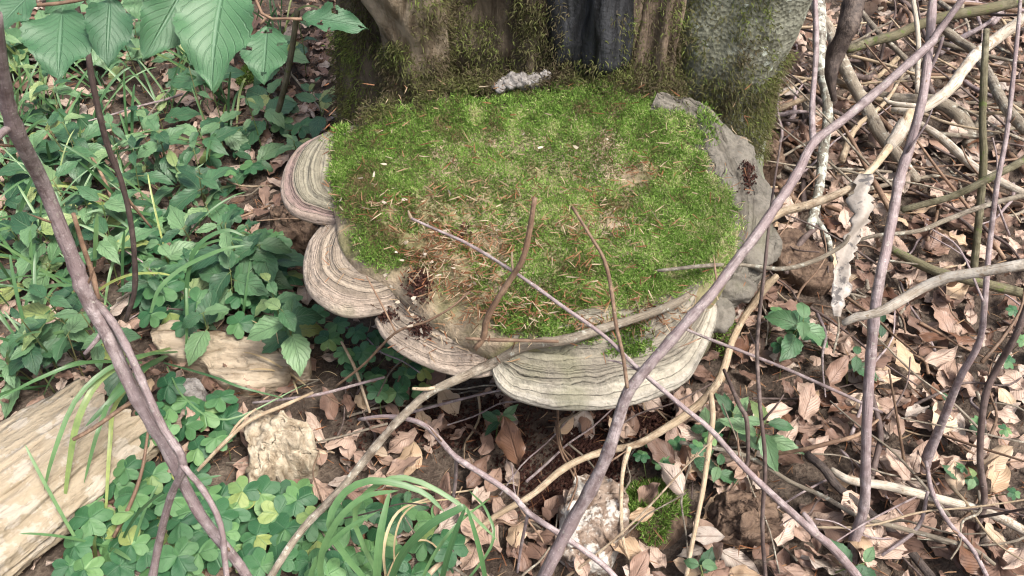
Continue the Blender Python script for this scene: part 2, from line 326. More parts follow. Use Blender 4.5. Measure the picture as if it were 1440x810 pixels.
wood('mineral_crust', (0.27, 0.26, 0.25), (0.16, 0.15, 0.14), (0.07, 0.06, 0.055), (1, 1, 1), 90, 0.4, 1.0)

# ------------------------------------------------------------------ ground
def make_ground():
    def axis(lo, hi, fine_lo, fine_hi, step):
        return np.concatenate([np.linspace(lo, fine_lo, 14)[:-1], np.arange(fine_lo, fine_hi, step), np.linspace(fine_hi, hi, 14)])
    xs = axis(-25, 25, -2.4, 2.6, 0.022); ys = axis(-20, 30, 0.1, 3.6, 0.022)
    X, Y = np.meshgrid(xs, ys); Z = gz(X, Y)
    P = np.stack([X.ravel() * 18, Y.ravel() * 18, X.ravel() * 0], 1)
    Z = Z + 0.010 * fbm(P, 3, 9).reshape(X.shape)
    pit = on(800, 670, gzf); Z -= 0.05 * np.exp(-((X - pit[0]) ** 2 + (Y - pit[1]) ** 2) / 0.055 ** 2)
    V = np.stack([X.ravel(), Y.ravel(), Z.ravel()], 1)
    link('ground', mesh_np('ground', V, gridF(len(ys), len(xs), False), mat=MAT['humus']), kind='structure')
make_ground()

# ------------------------------------------------------------------ blades for moss, needles, crumbs
def strands(P, N, length, width, lean, vary, droop=0.0, seed=0):
    """one bent three-face blade per base point P, growing along N with a random lean"""
    r = np.random.default_rng(seed); n = len(P)
    A = r.normal(size=(n, 3)); A /= np.linalg.norm(A, axis=1)[:, None]
    D = N + A * lean; D /= np.linalg.norm(D, axis=1)[:, None]
    S = np.cross(D, r.normal(size=(n, 3))); S /= np.linalg.norm(S, axis=1)[:, None] + 1e-9
    L = (length * r.uniform(0.6, 1.3, n))[:, None]; W = width * r.uniform(0.7, 1.3, n)[:, None]
    B = np.cross(S, D) * r.uniform(-.5, .5, (n, 1)) * L; dn = np.array([0, 0, -1.0]) * droop * L
    v = np.stack([P - S * W * .5, P + S * W * .5, P + D * L * .55 + S * W * .5 + B * .3 + dn * .25, P + D * L * .55 - S * W * .5 + B * .3 + dn * .25, P + D * L + B + dn], 1).reshape(-1, 3)
    b = np.arange(n)[:, None] * 5
    q = b + np.array([[0, 1, 2, 3]]); t = b + np.array([[3, 2, 4]])
    return v, [q, t], {'vary': np.repeat(vary, 5)}
def moss_obj(name, P, N, length, width, lean, vary, mat, parent=None, droop=0.0, seed=0, **kw):
    o0 = np.mean(P, axis=0) if parent is None else np.zeros(3)
    V, F, A = strands(P - o0, N, length, width, lean, vary, droop, seed)
    return link(name, mesh_np(name, V, F, False, A, mat=MAT[mat]), parent, loc=o0 if parent is None else None, kind='stuff', **kw)

AUTO = []
LANDMARKS = [(60, 660, 'the pale rotten log'), (310, 500, 'the flat pale slab'), (390, 630, 'the flaky cream chunk'), (410, 505, 'the small wood scrap'), (435, 240, 'the pink-rimmed lobe'), (490, 390, 'the tan fungus lobe'), (610, 490, 'the narrow front lobe'), (840, 545, 'the stepped grey lobe'),
 (830, 730, 'the white-crusted bark chunk'), (915, 725, 'the moss clump'), (1045, 725, 'the decayed brown stub'), (800, 670, 'the sawdust hollow'), (560, 730, 'the front grass tussock'), (248, 238, 'the four-leaved herb'), (70, 415, 'the broad-leaved pale herb'), (22, 182, "the left sapling's bend"),
 (258, 652, 'the crossing left sapling stems'), (185, 320, 'the dark hanging twig'), (395, 130, 'the moss-flecked stem'), (80, 90, 'the overhanging beech leaves'), (370, 80, 'the half-eaten beech leaf'), (1130, 450, 'the five-leaved seedling'), (1060, 590, 'the green-leaved clump'), (1222, 560, 'the straight sapling stem'),
 (1310, 630, 'the slender sapling foot'), (1384, 680, 'the jagged dark twig'), (1300, 695, 'the light grey stick'), (1215, 715, 'the blackish wet stick'), (1300, 400, 'the thick pale branch'), (1200, 340, 'the hanging bark strip'), (1075, 220, 'the dark rot mound'), (1160, 150, 'the lichen-flecked branch'),
 (1350, 170, 'the bent weathered limb'), (1340, 110, 'the whitish forked branch'), (1378, 260, 'the moss-green pole'), (1145, 198, "the big sapling's fork"), (1130, 360, 'the dark split wood'), (1250, 50, 'the mossy level branch'), (1185, 60, 'the dark rotten stub'), (1415, 150, 'the orange-broken branch'),
 (640, 645, 'the arching purple twig'), (450, 720, 'the draped grey branch'), (1000, 620, 'the crooked pale stick'), (1270, 480, 'the broad ribbed leaf'), (1380, 470, 'the smooth brown leaf'), (160, 560, 'the drooping grass blades'), (300, 345, 'the arching grass blades'), (40, 470, 'the dew-speckled herb'), (150, 130, 'the hanging beech leaves'), (165, 725, 'the curved dark twig'), (222, 770, 'the lower left sapling stem'), (312, 750, 'the lower right sapling shoot'), (110, 780, 'the log foot'), (385, 780, 'the foot of the draped branch'), (400, 690, 'the base of the cream chunk')]
def auto(o, px, py, kind, group):
    AUTO.append((o, px, py, kind)); o['group'] = group
def auto_labels():
    cells = {}
    for o, px, py, kind in AUTO:
        d, lx, ly, ph = min(((px - a) ** 2 + (py - b) ** 2, a, b, t) for a, b, t in LANDMARKS); dx, dy = px - lx, py - ly
        rel = ('right of' if dx > 0 else 'left of') if abs(dx) > abs(dy) else ('below' if dy > 0 else 'above')
        cells.setdefault((kind, rel, ph), []).append((d, o))
    words = ['nearest', 'second nearest', 'third nearest', 'fourth nearest', 'fifth nearest', 'sixth nearest', 'seventh nearest', 'eighth nearest', 'ninth nearest', 'tenth nearest']
    for (kind, rel, ph), it in cells.items():
        it.sort(key=lambda q: q[0])
        for i, (d, o) in enumerate(it):
            o['label'] = f'{kind} {rel} {ph}' if len(it) == 1 else f'{kind} {rel} {ph}, {words[min(i, 9)]} to it'
# ------------------------------------------------------------------ the tree
tree = empty('beech_tree', (0.1, 1.38, 0.0), 'old beech trunk with mossy, charred and grey-barked base behind the bracket fungus', 'tree')
T0 = np.array([0.1, 1.38, 0.0])
def column(name, mat, cx, cy, prof, n=70, k=72, amp=0.02, fr=9, zst=0.5, twist=0.0, seed=0, ridge=0.0, nr=9, sq=(1, 1), label=None, rel=None):
    """lumpy upright column; prof = [(z, x shift, y shift, radius)]"""
    prof = np.array(prof, float); z = np.linspace(prof[0, 0], prof[-1, 0], n); a = np.linspace(0, 2 * np.pi, k, endpoint=False)
    X0 = np.interp(z, prof[:, 0], prof[:, 1]) + cx; Y0 = np.interp(z, prof[:, 0], prof[:, 2]) + cy; R = np.interp(z, prof[:, 0], prof[:, 3])
    A = a[None] + twist * z[:, None]; Rr = R[:, None] * (1 + ridge * np.sin(A * nr + 3 * vn(np.stack([z * 6, z * 0, z * 0], 1), seed)[:, None]))
    X = X0[:, None] + np.cos(a)[None] * Rr * sq[0]; Y = Y0[:, None] + np.sin(a)[None] * Rr * sq[1]; Z = np.repeat(z[:, None], k, 1)
    P = np.stack([X.ravel() * fr, Y.ravel() * fr, Z.ravel() * fr * zst], 1); d = amp * fbm(P, 5, seed)
    nx = np.tile(np.cos(a), n); ny = np.tile(np.sin(a), n)
    V = np.stack([X.ravel() + nx * d, Y.ravel() + ny * d, Z.ravel()], 1)
    top = V[-k:].mean(0) + [0, 0, 0.02]; V = np.vstack([V, top]); j = np.arange(k)
    cap = np.stack([(n - 1) * k + j, (n - 1) * k + (j + 1) % k, np.full(k, n * k)], 1)
    return link(name, mesh_np(name, V - T0, [gridF(n, k, True), cap], mat=MAT[mat]), tree, label=label), V
trunk, TV = column('trunk', 'trunk_wood', .1, 1.40, [(-.1, 0, 0, .42), (.2, 0, 0, .33), (.5, 0, 0, .295), (1.3, 0, .02, .28)], 220, 360, .055, 13, .5, seed=3, label='dark mossy trunk core')
butt, BV = column('buttress', 'beech_bark', .315, 1.24, [(-.1, .05, -.02, .17), (.15, .02, -.01, .13), (.32, .015, 0, .118), (.45, .02, 0, .128), (.6, .03, 0, .145), (1.3, .03, .05, .15)], 80, 90, .022, 9, .8, seed=11, label='grey-green smooth bark buttress')
root, RV = column('root', 'tan_root', -.155, 1.125, [(-.1, -.03, .0, .10), (.2, -.01, 0, .065), (.36, 0, 0, .045), (.46, .012, 0, .042), (.56, -.002, .0, .055), (.75, .03, .06, .05), (1.0, .06, .1, .04)], 90, 64, .022, 13, .4, 9, 21, .06, 7, label='pale twisted surface root')
root2, R2V = column('root', 'trunk_wood', -.225, 1.21, [(-.1, -.05, .0, .13), (.2, -.01, 0, .075), (.45, 0, .02, .06), (.9, .03, .08, .05)], 60, 48, .02, 13, .5, 3, 25, .04, 6)
ch1, C1 = column('charred_wood', 'charred', .082, 1.115, [(.2, 0, 0, .036), (.43, 0, 0, .036), (.47, 0, -.004, .04), (1.2, .0, .06, .036)], 160, 90, .016, 24, .35, 0, 31, .05, 5, (1, .8), 'black charred wood block')
_, C1b = column('charred_wood', 'charred', .140, 1.100, [(.2, 0, 0, .030), (.425, 0, 0, .031), (.44, 0, -.006, .036), (1.2, .01, .06, .034)], 160, 90, .014, 26, .35, 0, 32, .05, 4, (1, .9), 'black charred wood block')
_, C1c = column('charred_wood', 'fibrous_dark', .172, 1.118, [(.2, 0, 0, .022), (.42, 0, 0, .022), (.5, .004, -.002, .024), (1.2, .01, .06, .024)], 160, 70, .014, 30, .2, 0, 33, .08, 5, (1, 1), 'dark split wood')
C1 = np.vstack([C1, C1b, C1c])
ch2, C2 = column('charred_wood', 'fibrous_dark', .212, 1.125, [(.2, 0, 0, .045), (.42, 0, 0, .045), (.5, 0, .0, .04), (1.2, .0, .06, .04)], 120, 120, .024, 26, .18, 0, 35, .09, 9, (1, .8), 'dark fibrous split wood')
# pale lower root under the fungus's front corner
V, F = tube([(.30, 1.02, .02), (.27, .88, .08), (.245, .80, .14), (.235, .76, .20)], [.07, .055, .045, .04], 20, 40, .5, 4)
link('root', mesh_np('root', V - T0, F, mat=MAT['branch_green']), tree)
# crust of lichen
for k, (px, py, h, r) in enumerate([(703, 122, .0, .011), (718, 116, .0, .015), (735, 113, .002, .014), (750, 114, .0, .013), (766, 106, .006, .010)]):
    t = np.linspace(0, np.pi, 16); a = np.linspace(0, 2 * np.pi, 24, endpoint=False)
    V = np.stack([np.outer(np.sin(t), np.cos(a)), np.outer(np.sin(t), np.sin(a)), np.outer(np.cos(t), np.ones(24)) * .8], -1).reshape(-1, 3)
    V = onf(px, py, h) + V * r * (1 + .7 * fbm(V * 2 + k * 5, 5, 190 + k))[:, None]
    link('lichen_crust', mesh_np('lichen_crust', V - T0, gridF(16, 24, True), mat=MAT['mineral_crust']), tree, label='pale grey crust nugget')
# bark moss on the trunk, found by sampling points of the trunk meshes that face the camera
def bark_moss(name, Vs, centre, boxes, n, length, seed, lean=.55):
    r = np.random.default_rng(seed); px, py, dz = proj(Vs); fr = Vs[:, 1] < centre[1]
    keep = np.zeros(len(Vs))
    for (x0, y0, x1, y1, wt) in boxes:
        keep = np.maximum(keep, wt * (fr & (px > x0) & (px < x1) & (py > y0) & (py < y1)))
    keep = keep * np.clip(.62 + 1.5 * fbm(Vs * 22, 3, seed) * 1.4, 0, 1)
    if keep.sum() == 0: return
    i = r.choice(len(Vs), n, p=keep / keep.sum()); P = Vs[i] + r.normal(size=(n, 3)) * [.006, .004, .006]
    N = P - np.array([centre[0], centre[1], 0]); N[:, 2] = 0; N /= np.linalg.norm(N, axis=1)[:, None]; N[:, 2] += .25
    va = np.clip(.4 + .7 * fbm(P * 20, 2, seed + 1) + r.normal(size=n) * .18, 0, 1)
    moss_obj(name, P - T0, N, length, .0014, lean, va, 'bark_moss', tree, .55, seed)
bark_moss('moss', TV, (.1, 1.4), [(560, -80, 780, 130, 1), (780, 60, 960, 140, .8), (470, -60, 540, 190, .5)], 24000, .0075, 41, 1.2)
bark_moss('moss', RV, (-.155, 1.13), [(470, 60, 640, 200, 1), (585, -50, 640, 120, .5)], 7000, .008, 42, .9)
bark_moss('moss', R2V, (-.225, 1.21), [(420, -50, 560, 230, 1)], 6000, .009, 43, .9)
bark_moss('moss', BV, (.315, 1.24), [(930, 75, 1130, 220, 1), (925, -60, 985, 120, .7), (985, -40, 1040, 60, .25), (1040, -40, 1090, 70, .7)], 13000, .008, 44, .9)
bark_moss('moss', C1, (.115, 1.14), [(750, 88, 910, 150, 1), (745, -60, 800, 150, .5), (850, 20, 910, 150, .45)], 7500, .008, 45, 1.2)
bark_moss('moss', C2, (.215, 1.15), [(860, 90, 950, 150, 1), (900, -50, 960, 150, .45)], 4500, .008, 46, 1.2)

# ------------------------------------------------------------------ bracket fungus
FO = np.array([0.03, 1.05, 0.2])
fungus = empty('bracket_fungus', FO, 'huge grey-brown bracket fungus shelf topped with bright green moss on the trunk', 'fungus')
BODY = [(452, 196), (520, 165), (600, 140), (720, 122), (830, 122), (930, 132), (985, 155), (1012, 200), (1035, 260), (1042, 320), (1028, 370), (1000, 408), (950, 432), (900, 455), (800, 470), (730, 472), (690, 470), (640, 450), (590, 420), (545, 385), (500, 365), (475, 330), (468, 290), (455, 240)]
def bodybump(x, y):
    P = np.stack([np.ravel(x) * 9, np.ravel(y) * 9, np.zeros(np.size(x))], 1)
    return (0.016 * fbm(P, 3, 61) + 0.008 * fbm(P * 5, 3, 62)).reshape(np.shape(x))
def make_body():
    o = np.array([onf(*p) for p in BODY]); k = 180; O = crom(o, k, True); c = O.mean(0); n = 46
    s = np.linspace(0.0, 1, n)[:, None]
    X = c[0] + (O[:, 0] - c[0])[None] * s; Y = c[1] + (O[:, 1] - c[1])[None] * s
    Z = zb(X, Y) + bodybump(X, Y) - 0.022 * s ** 7
    rows = [np.stack([X, Y, Z], -1)]
    for (f, dz) in ((1.0, -.045), (.97, -.075), (.8, -.12), (.5, -.17), (.1, -.2)):
        b = O * 1.0; q = np.stack([c[0] + (b[:, 0] - c[0]) * f, c[1] + .12 * (1 - f) + (b[:, 1] - c[1]) * f, zb(b[:, 0], b[:, 1]) + dz], -1); rows.append(q[None])
    V = np.concatenate(rows, 0); m = V.shape[0]; V = V.reshape(-1, 3)
    return link('cap', mesh_np('cap', V - FO, gridF(m, k, True), attr={'ring': np.full(len(V), .3)}, mat=MAT['cap_crust']), fungus, label='mossy upper face')
make_body()
LOBETOP = []
def lobe(name, mat, rim, inner, th=.03, rings=7, ramp=.003, bulge=.008, lump=.004, seed=0, big=None, label=None):
    n = 190; R = crom(np.array([onf(p[0], p[1], p[2]) for p in rim]), n); I = crom(np.array([onf(p[0], p[1], p[2]) for p in inner]), n)
    S = np.linspace(0, 1, 64); rows = []; ring = []
    nrm = R - I; nrm[:, 2] = 0; nrm /= np.linalg.norm(nrm, axis=1)[:, None]
    t = np.linspace(0, 6, n)
    for s in S:
        P = I + (R - I) * s
        wob = s + .05 * fbm(np.stack([t * 1.4, np.full(n, s * 2), t * 0], 1), 3, seed) + .02 * fbm(np.stack([t * 7, np.full(n, s * 4), t * 0], 1), 2, seed + 3)
        ph = (wob * rings + .4 * np.sin(wob * 5)) % 1.0
        h = bulge * 4 * s * (1 - s) * 1.0 + 0.6 * ramp * (np.minimum(ph / .75, 1) ** .7 * np.clip((1 - ph) / .12, 0, 1)) * np.clip(s * 4, 0, 1)
        if big:
            for (b0, amp) in big: h = h + amp * (1 - 1 / (1 + np.exp(-(wob - b0) * 70))) - .5 * amp * np.exp(-((wob - b0 - .03) / .018) ** 2)
        fq = 28 if lump > .012 else 40; h = h + lump * fbm(P * fq, 5, seed + 5)
        Q = P.copy(); Q[:, 2] += h; rows.append(Q); ring.append(np.full(n, s))
    for i, a in enumerate(np.linspace(0.15, np.pi * .95, 9)):      # rounded lip
        Q = R + nrm * (th * .42 * math.sin(a))[:, None] if isinstance(math.sin(a), np.ndarray) else R + nrm * th * .42 * math.sin(a)
        Q = Q.copy(); Q[:, 2] += -th * .5 * (1 - math.cos(a)) + h * max(0, 1 - i / 4) * .6
        Q[:, 2] += .15 * lump * fbm(np.stack([Q[:, 0] * 60, Q[:, 1] * 60, Q[:, 2] * 60], 1), 3, seed + 6); rows.append(Q); ring.append(np.full(n, 1.0 + .02 * (i + 1)))
    for f in (.85, .6, .3, 0):
        Q = I + (R - I) * f; Q[:, 2] = R[:, 2] * f + I[:, 2] * (1 - f) - th - .05 * (1 - f); rows.append(Q); ring.append(np.full(n, .5))
    V = np.concatenate(rows); LOBETOP.append(V[:64 * n])
    return link(name, mesh_np(name, V - FO, gridF(len(rows), n, False), attr={'ring': np.concatenate(ring)}, mat=MAT[mat]), fungus, label=label)
lobe('shelf_lobe', 'crust_pink', [(505, 178, -.01), (458, 188, -.016), (424, 206, -.02), (405, 235, -.022), (400, 265, -.024), (410, 288, -.026), (433, 300, -.028), (465, 306, -.028), (506, 306, -.022)],
     [(570, 180, -.012), (520, 185, -.012), (492, 200, -.012), (482, 215, -.012), (476, 235, -.012), (478, 258, -.012), (490, 272, -.012), (515, 280, -.012), (545, 285, -.012)], .016, 5, .005, .006, .004, 71, label='ringed lobe with a dusky pink rim')
lobe('shelf_lobe', 'crust_tan', [(456, 316, -.05), (438, 340, -.05), (431, 372, -.05), (437, 402, -.05), (459, 423, -.05), (490, 436, -.048), (530, 432, -.045), (566, 421, -.042), (592, 409, -.036)],
     [(540, 325, -.02), (530, 340, -.02), (525, 350, -.02), (530, 357, -.02), (542, 362, -.02), (560, 362, -.02), (580, 360, -.018), (600, 357, -.016), (622, 355, -.014)], .015, 8, .0045, .010, .004, 73, label='pale tan finely ringed lobe')
lobe('shelf_lobe', 'crust_tan', [(532, 446, -.066), (542, 466, -.068), (565, 487, -.07), (602, 506, -.07), (641, 518, -.07), (672, 520, -.068), (698, 514, -.062), (716, 498, -.052)],
     [(600, 385, -.016), (612, 395, -.016), (625, 402, -.016), (640, 406, -.016), (655, 408, -.016), (675, 412, -.016), (695, 418, -.016), (712, 422, -.016)], .014, 8, .004, .012, .005, 75, label='narrow front lobe with needle debris')
lobe('shelf_lobe', 'crust_grey', [(690, 496, -.05), (702, 532, -.062), (735, 553, -.068), (790, 564, -.07), (860, 562, -.07), (920, 548, -.07), (963, 525, -.068), (982, 496, -.064), (998, 458, -.056), (1003, 428, -.048), (988, 402, -.04)],
     [(702, 440, -.02), (722, 446, -.02), (748, 450, -.02), (790, 450, -.02), (840, 445, -.02), (890, 434, -.02), (925, 420, -.02), (948, 410, -.02), (962, 400, -.02), (968, 394, -.02), (970, 390, -.03)], .016, 6, .0045, .012, .005, 77, big=[(.5, .010), (.82, .005)], label='broad grey front lobe with a stepped ledge')
lobe('shelf_lobe', 'crust_old', [(935, 136, -.005), (982, 148, -.012), (1012, 175, -.018), (1042, 208, -.024), (1062, 243, -.03), (1074, 278, -.038), (1074, 318, -.046), (1064, 362, -.056), (1050, 390, -.062), (1026, 410, -.064), (1002, 426, -.06)],
     [(905, 180, -.03), (935, 195, -.03), (950, 215, -.03), (960, 235, -.03), (970, 255, -.03), (985, 280, -.03), (992, 310, -.03), (992, 340, -.03), (985, 365, -.03), (975, 378, -.03), (960, 385, -.03)], .04, 1, .0, .018, .022, 79, big=[(.55, .006)], label='weathered cracked grey right edge')
for k, (px, py, h, r) in enumerate([(1056, 285, -.05, .036), (1054, 345, -.07, .038), (1034, 218, -.036, .032), (1004, 440, -.085, .028), (1030, 396, -.075, .03)]):
    c = onf(px, py, h); t = np.linspace(0, np.pi, 26); a = np.linspace(0, 2 * np.pi, 40, endpoint=False)
    V = np.stack([np.outer(np.sin(t), np.cos(a)), np.outer(np.sin(t), np.sin(a)), np.outer(np.cos(t), np.ones(40)) * .65], -1).reshape(-1, 3)
    V = c + V * [1, 1.25, 1] * r * (1 + .45 * fbm(V * 1.6 + k * 5, 6, 90 + k))[:, None]
    link('knob', mesh_np('knob', V - FO, gridF(26, 40, True), attr={'ring': np.full(len(V), .4)}, mat=MAT['crust_old']), fungus)
# moss carpet on the cap
MOSS = [(470, 204), (520, 168), (600, 142), (720, 126), (830, 124), (920, 136), (985, 152), (1003, 185), (985, 212), (992, 240), (1022, 270), (1036, 330), (1018, 375), (988, 398), (940, 415), (900, 430), (850, 466), (760, 470), (700, 460), (690, 430), (640, 405), (605, 372), (540, 382), (508, 362), (500, 335), (520, 320), (490, 300), (470, 260)]
def cap_moss():
    r = np.random.default_rng(5); n = 290000
    x = r.uniform(440, 1050, n); y = r.uniform(115, 480, n); nz = fbm(np.stack([x / 26, y / 20, x * 0], 1), 4, 33)
    jn = np.stack([x / 14, y / 11, x * 0], 1); jx, jy = r.normal(size=n) * 6 + 16 * fbm(jn, 2, 81), r.normal(size=n) * 5 + 13 * fbm(jn, 2, 82)
    k = inpoly(x + jx, y + jy, MOSS); dens = np.ones(n)
    def hole(cx, cy, rx, ry, a): return 1 - a * np.exp(-(((x - cx) / rx) ** 2 + ((y - cy) / ry) ** 2))
    for h in ((620, 385, 50, 50, 1.15), (585, 335, 35, 20, .95), (690, 350, 45, 25, .8), (660, 300, 40, 18, .7), (835, 320, 45, 28, .65), (905, 245, 28, 12, .7), (545, 300, 40, 16, .5), (860, 440, 60, 14, .8), (980, 205, 25, 18, .8), (690, 420, 30, 25, .8)): dens *= hole(*h)
    k &= r.uniform(0, 1, n) < np.clip(dens + .9 * (nz) * (dens < .95), 0, 1) * np.clip(.9 + nz * .9, .3, 1)
    x, y, nz = x[k], y[k], nz[k]; P = np.array([onf_fast(a, b) for a, b in zip(x, y)]) if False else onf_many(x, y)
    P[:, 2] += bodybump(P[:, 0], P[:, 1]) - .002
    N = np.tile([0.0, -.1, 1.0], (len(P), 1)); big = fbm(P * 7, 2, 35)
    va = np.clip(.42 + .45 * big + .55 * fbm(P * 38, 2, 36) + .2 * nz + .16 * np.clip((x - 720) / 300, -1, 1) + r.normal(size=len(P)) * .22, 0, 1)  # paler strands to the right: brighter light there partly put into the colour
    moss_obj('moss', P - FO, N, .008, .00105, 1.0, va, 'moss', fungus, .15, 6)
def onf_many(x, y, off=0.0):
    d = np.stack([(x - 720) / FPX, S45 * (-(y - 405) / FPX + 1), S45 * (-(y - 405) / FPX - 1)], 1); z = np.full(len(x), .3)
    for _ in range(12):
        t = (z - CAM[2]) / d[:, 2]; z = zb(d[:, 0] * t, d[:, 1] * t) + off
    return CAM + d * ((z - CAM[2]) / d[:, 2])[:, None]
cap_moss()
def fringe():
    r = np.random.default_rng(9); n = 9000; x = r.uniform(500, 1000, n); y = np.interp(x, [500, 560, 640, 720, 830, 930, 1000], [172, 150, 128, 112, 112, 120, 150]) + r.normal(size=n) * 9; P = onf_many(x, y); P[:, 2] += bodybump(P[:, 0], P[:, 1]) + r.uniform(-.004, .012, n)
    k = fbm(P * 25, 3, 4) > -.1; P = P[k]
    moss_obj('moss', P - FO, np.tile([0, -.5, 1.0], (len(P), 1)), .009, .0012, 1.0, np.clip(.25 + .5 * fbm(P * 30, 2, 5) + r.normal(size=len(P)) * .2, 0, 1), 'bark_moss', fungus, .3, 12)
fringe()
# moss tufts on the lobes
LT = np.vstack(LOBETOP)
def lobe_moss(cx, cy, rx, ry, n, length, seed):
    r = np.random.default_rng(seed); px, py, _ = proj(LT); wgt = np.exp(-(((px - cx) / rx) ** 2 + ((py - cy) / ry) ** 2)); wgt[wgt < .15] = 0
    i = r.choice(len(LT), n, p=wgt / wgt.sum()); P = LT[i] + r.normal(size=(n, 3)) * .002
    return P
PP = np.vstack([lobe_moss(890, 475, 22, 22, 900, .008, 1), lobe_moss(880, 490, 30, 12, 300, .008, 2), lobe_moss(525, 352, 26, 20, 900, .008, 3), lobe_moss(745, 460, 60, 10, 1500, .008, 4), lobe_moss(1008, 330, 16, 60, 1800, .008, 5), lobe_moss(480, 225, 12, 50, 1500, .008, 6), lobe_moss(520, 290, 40, 12, 900, .008, 7), lobe_moss(995, 175, 14, 25, 500, .008, 8)])
moss_obj('moss', PP - FO, np.tile([0.0, -.1, 1.0], (len(PP), 1)), .0085, .0013, .7, np.clip(RNG.normal(.5, .2, len(PP)), 0, 1), 'moss', fungus, .1, 8)

# debris lying on the cap: needles, flakes, red-brown sawdust
def needles_on(cl, name, label, cat, length, width, mat, seed, surf, lift=.004):
    r = np.random.default_rng(seed); P = []
    for (cx, cy, rx, ry, n) in cl:
        x = cx + r.normal(size=n) * rx; y = cy + r.normal(size=n) * ry; P.append(surf(x, y))
    P = np.vstack(P); P[:, 2] += lift + np.abs(r.normal(size=len(P))) * .003
    a = r.uniform(0, 2 * np.pi, len(P)); N = np.stack([np.cos(a), np.sin(a), r.normal(size=len(P)) * .22], 1)
    return moss_obj(name, P, N, length, width, .12, r.uniform(0, 1, len(P)), mat, None, 0, seed, label=label, cat=cat)
def capsurf(x, y):
    P = onf_many(np.clip(x, 465, 1045), np.clip(y, 130, 500)); P[:, 2] += bodybump(P[:, 0], P[:, 1]); return P
def lobesurf(x, y):
    px, py, _ = proj(LT); out = []
    for a, b in zip(x, y): out.append(LT[np.argmin((px - a) ** 2 + (py - b) ** 2)])
    return np.array(out)
needles_on([(615, 345, 26, 18, 260), (545, 300, 28, 10, 90), (700, 350, 35, 18, 190), (650, 405, 30, 26, 330), (600, 385, 18, 14, 120), (690, 440, 25, 14, 110), (770, 440, 40, 10, 130), (835, 320, 40, 26, 170), (905, 243, 20, 8, 60), (660, 300, 36, 14, 100), (820, 390, 12, 40, 60), (750, 280, 170, 90, 520), (860, 420, 60, 20, 110), (590, 190, 60, 20, 20), (960, 300, 40, 60, 25)],
           'needle_litter', 'brown conifer needles strewn over the moss on the bracket fungus', 'needles', .016, .0013, 'needles', 3, capsurf, .009)
needles_on([(590, 425, 20, 12, 60), (630, 470, 40, 15, 60), (860, 462, 40, 6, 120), (920, 440, 25, 8, 110), (690, 490, 25, 14, 50)], 'needle_litter', 'orange-brown needles caught along the fungus front ledge', 'needles', .016, .0016, 'needles', 4, lobesurf, .004)
needles_on([(560, 230, 60, 40, 8), (640, 370, 60, 40, 26), (720, 300, 150, 80, 12), (600, 420, 40, 25, 10)], 'bud_scales', 'pale dry bud scales and flakes dotted over the moss', 'flakes', .008, .0035, 'mould_flakes', 5, capsurf, .010)

def crumbs(cl, name, label, seed, surf, size=.0022, mat='crumbs', cat='sawdust'):
    r = np.random.default_rng(seed); P = []
    for (cx, cy, rx, ry, n) in cl:
        x = cx + r.normal(size=n) * rx; y = cy + r.normal(size=n) * ry; P.append(surf(x, y))
    P = np.vstack(P); n = len(P); P[:, 2] += np.abs(r.normal(size=n)) * .003; o0 = P.mean(0)
    tet = np.array([[1, 1, 1], [1, -1, -1], [-1, 1, -1], [-1, -1, 1]]) * .6
    V = (P - o0)[:, None] + tet[None] * (size * r.uniform(.5, 1.6, (n, 1, 1))) * r.uniform(.4, 1.4, (n, 4, 3))
    F = (np.arange(n)[:, None, None] * 4 + np.array([[0, 1, 2], [0, 3, 1], [0, 2, 3], [1, 3, 2]])[None]).reshape(-1, 3)
    link(name, mesh_np(name, V.reshape(-1, 3), F, False, {'vary': np.repeat(r.uniform(0, 1, n), 4)}, mat=MAT[mat]), loc=o0, label=label, cat=cat, kind='stuff')
def groundsurf(x, y):
    d = np.stack([(x - 720) / FPX, S45 * (-(y - 405) / FPX + 1), S45 * (-(y - 405) / FPX - 1)], 1); z = np.zeros(len(x))
    for _ in range(8):
        t = (z - CAM[2]) / d[:, 2]; z = gz(d[:, 0] * t, d[:, 1] * t)
    return CAM + d * ((z - CAM[2]) / d[:, 2])[:, None]
pitc = on(800, 670, gzf)
def pitsurf(x, y):
    P = groundsurf(x, y); P[:, 2] -= .05 * np.exp(-((P[:, 0] - pitc[0]) ** 2 + (P[:, 1] - pitc[1]) ** 2) / .055 ** 2); return P
crumbs([(590, 402, 9, 9, 500), (603, 462, 0.1, .1, 1), (650, 330, 8, 8, 60)], 'sawdust', 'small dark red-brown sawdust spill on the fungus top by the tan lobe', 11, capsurf)
crumbs([(590, 464, 8, 6, 300), (540, 446, 8, 4, 200), (1052, 240, 5, 14, 400)], 'sawdust', 'dark red-brown bore dust in the fungus lobe clefts', 12, lobesurf, .0018)
crumbs([(800, 665, 36, 28, 9000), (900, 590, 40, 14, 1500), (640, 590, 70, 20, 2500)], 'sawdust', 'dark maroon sawdust heap in the hollow beneath the fungus', 13, pitsurf, .0028)

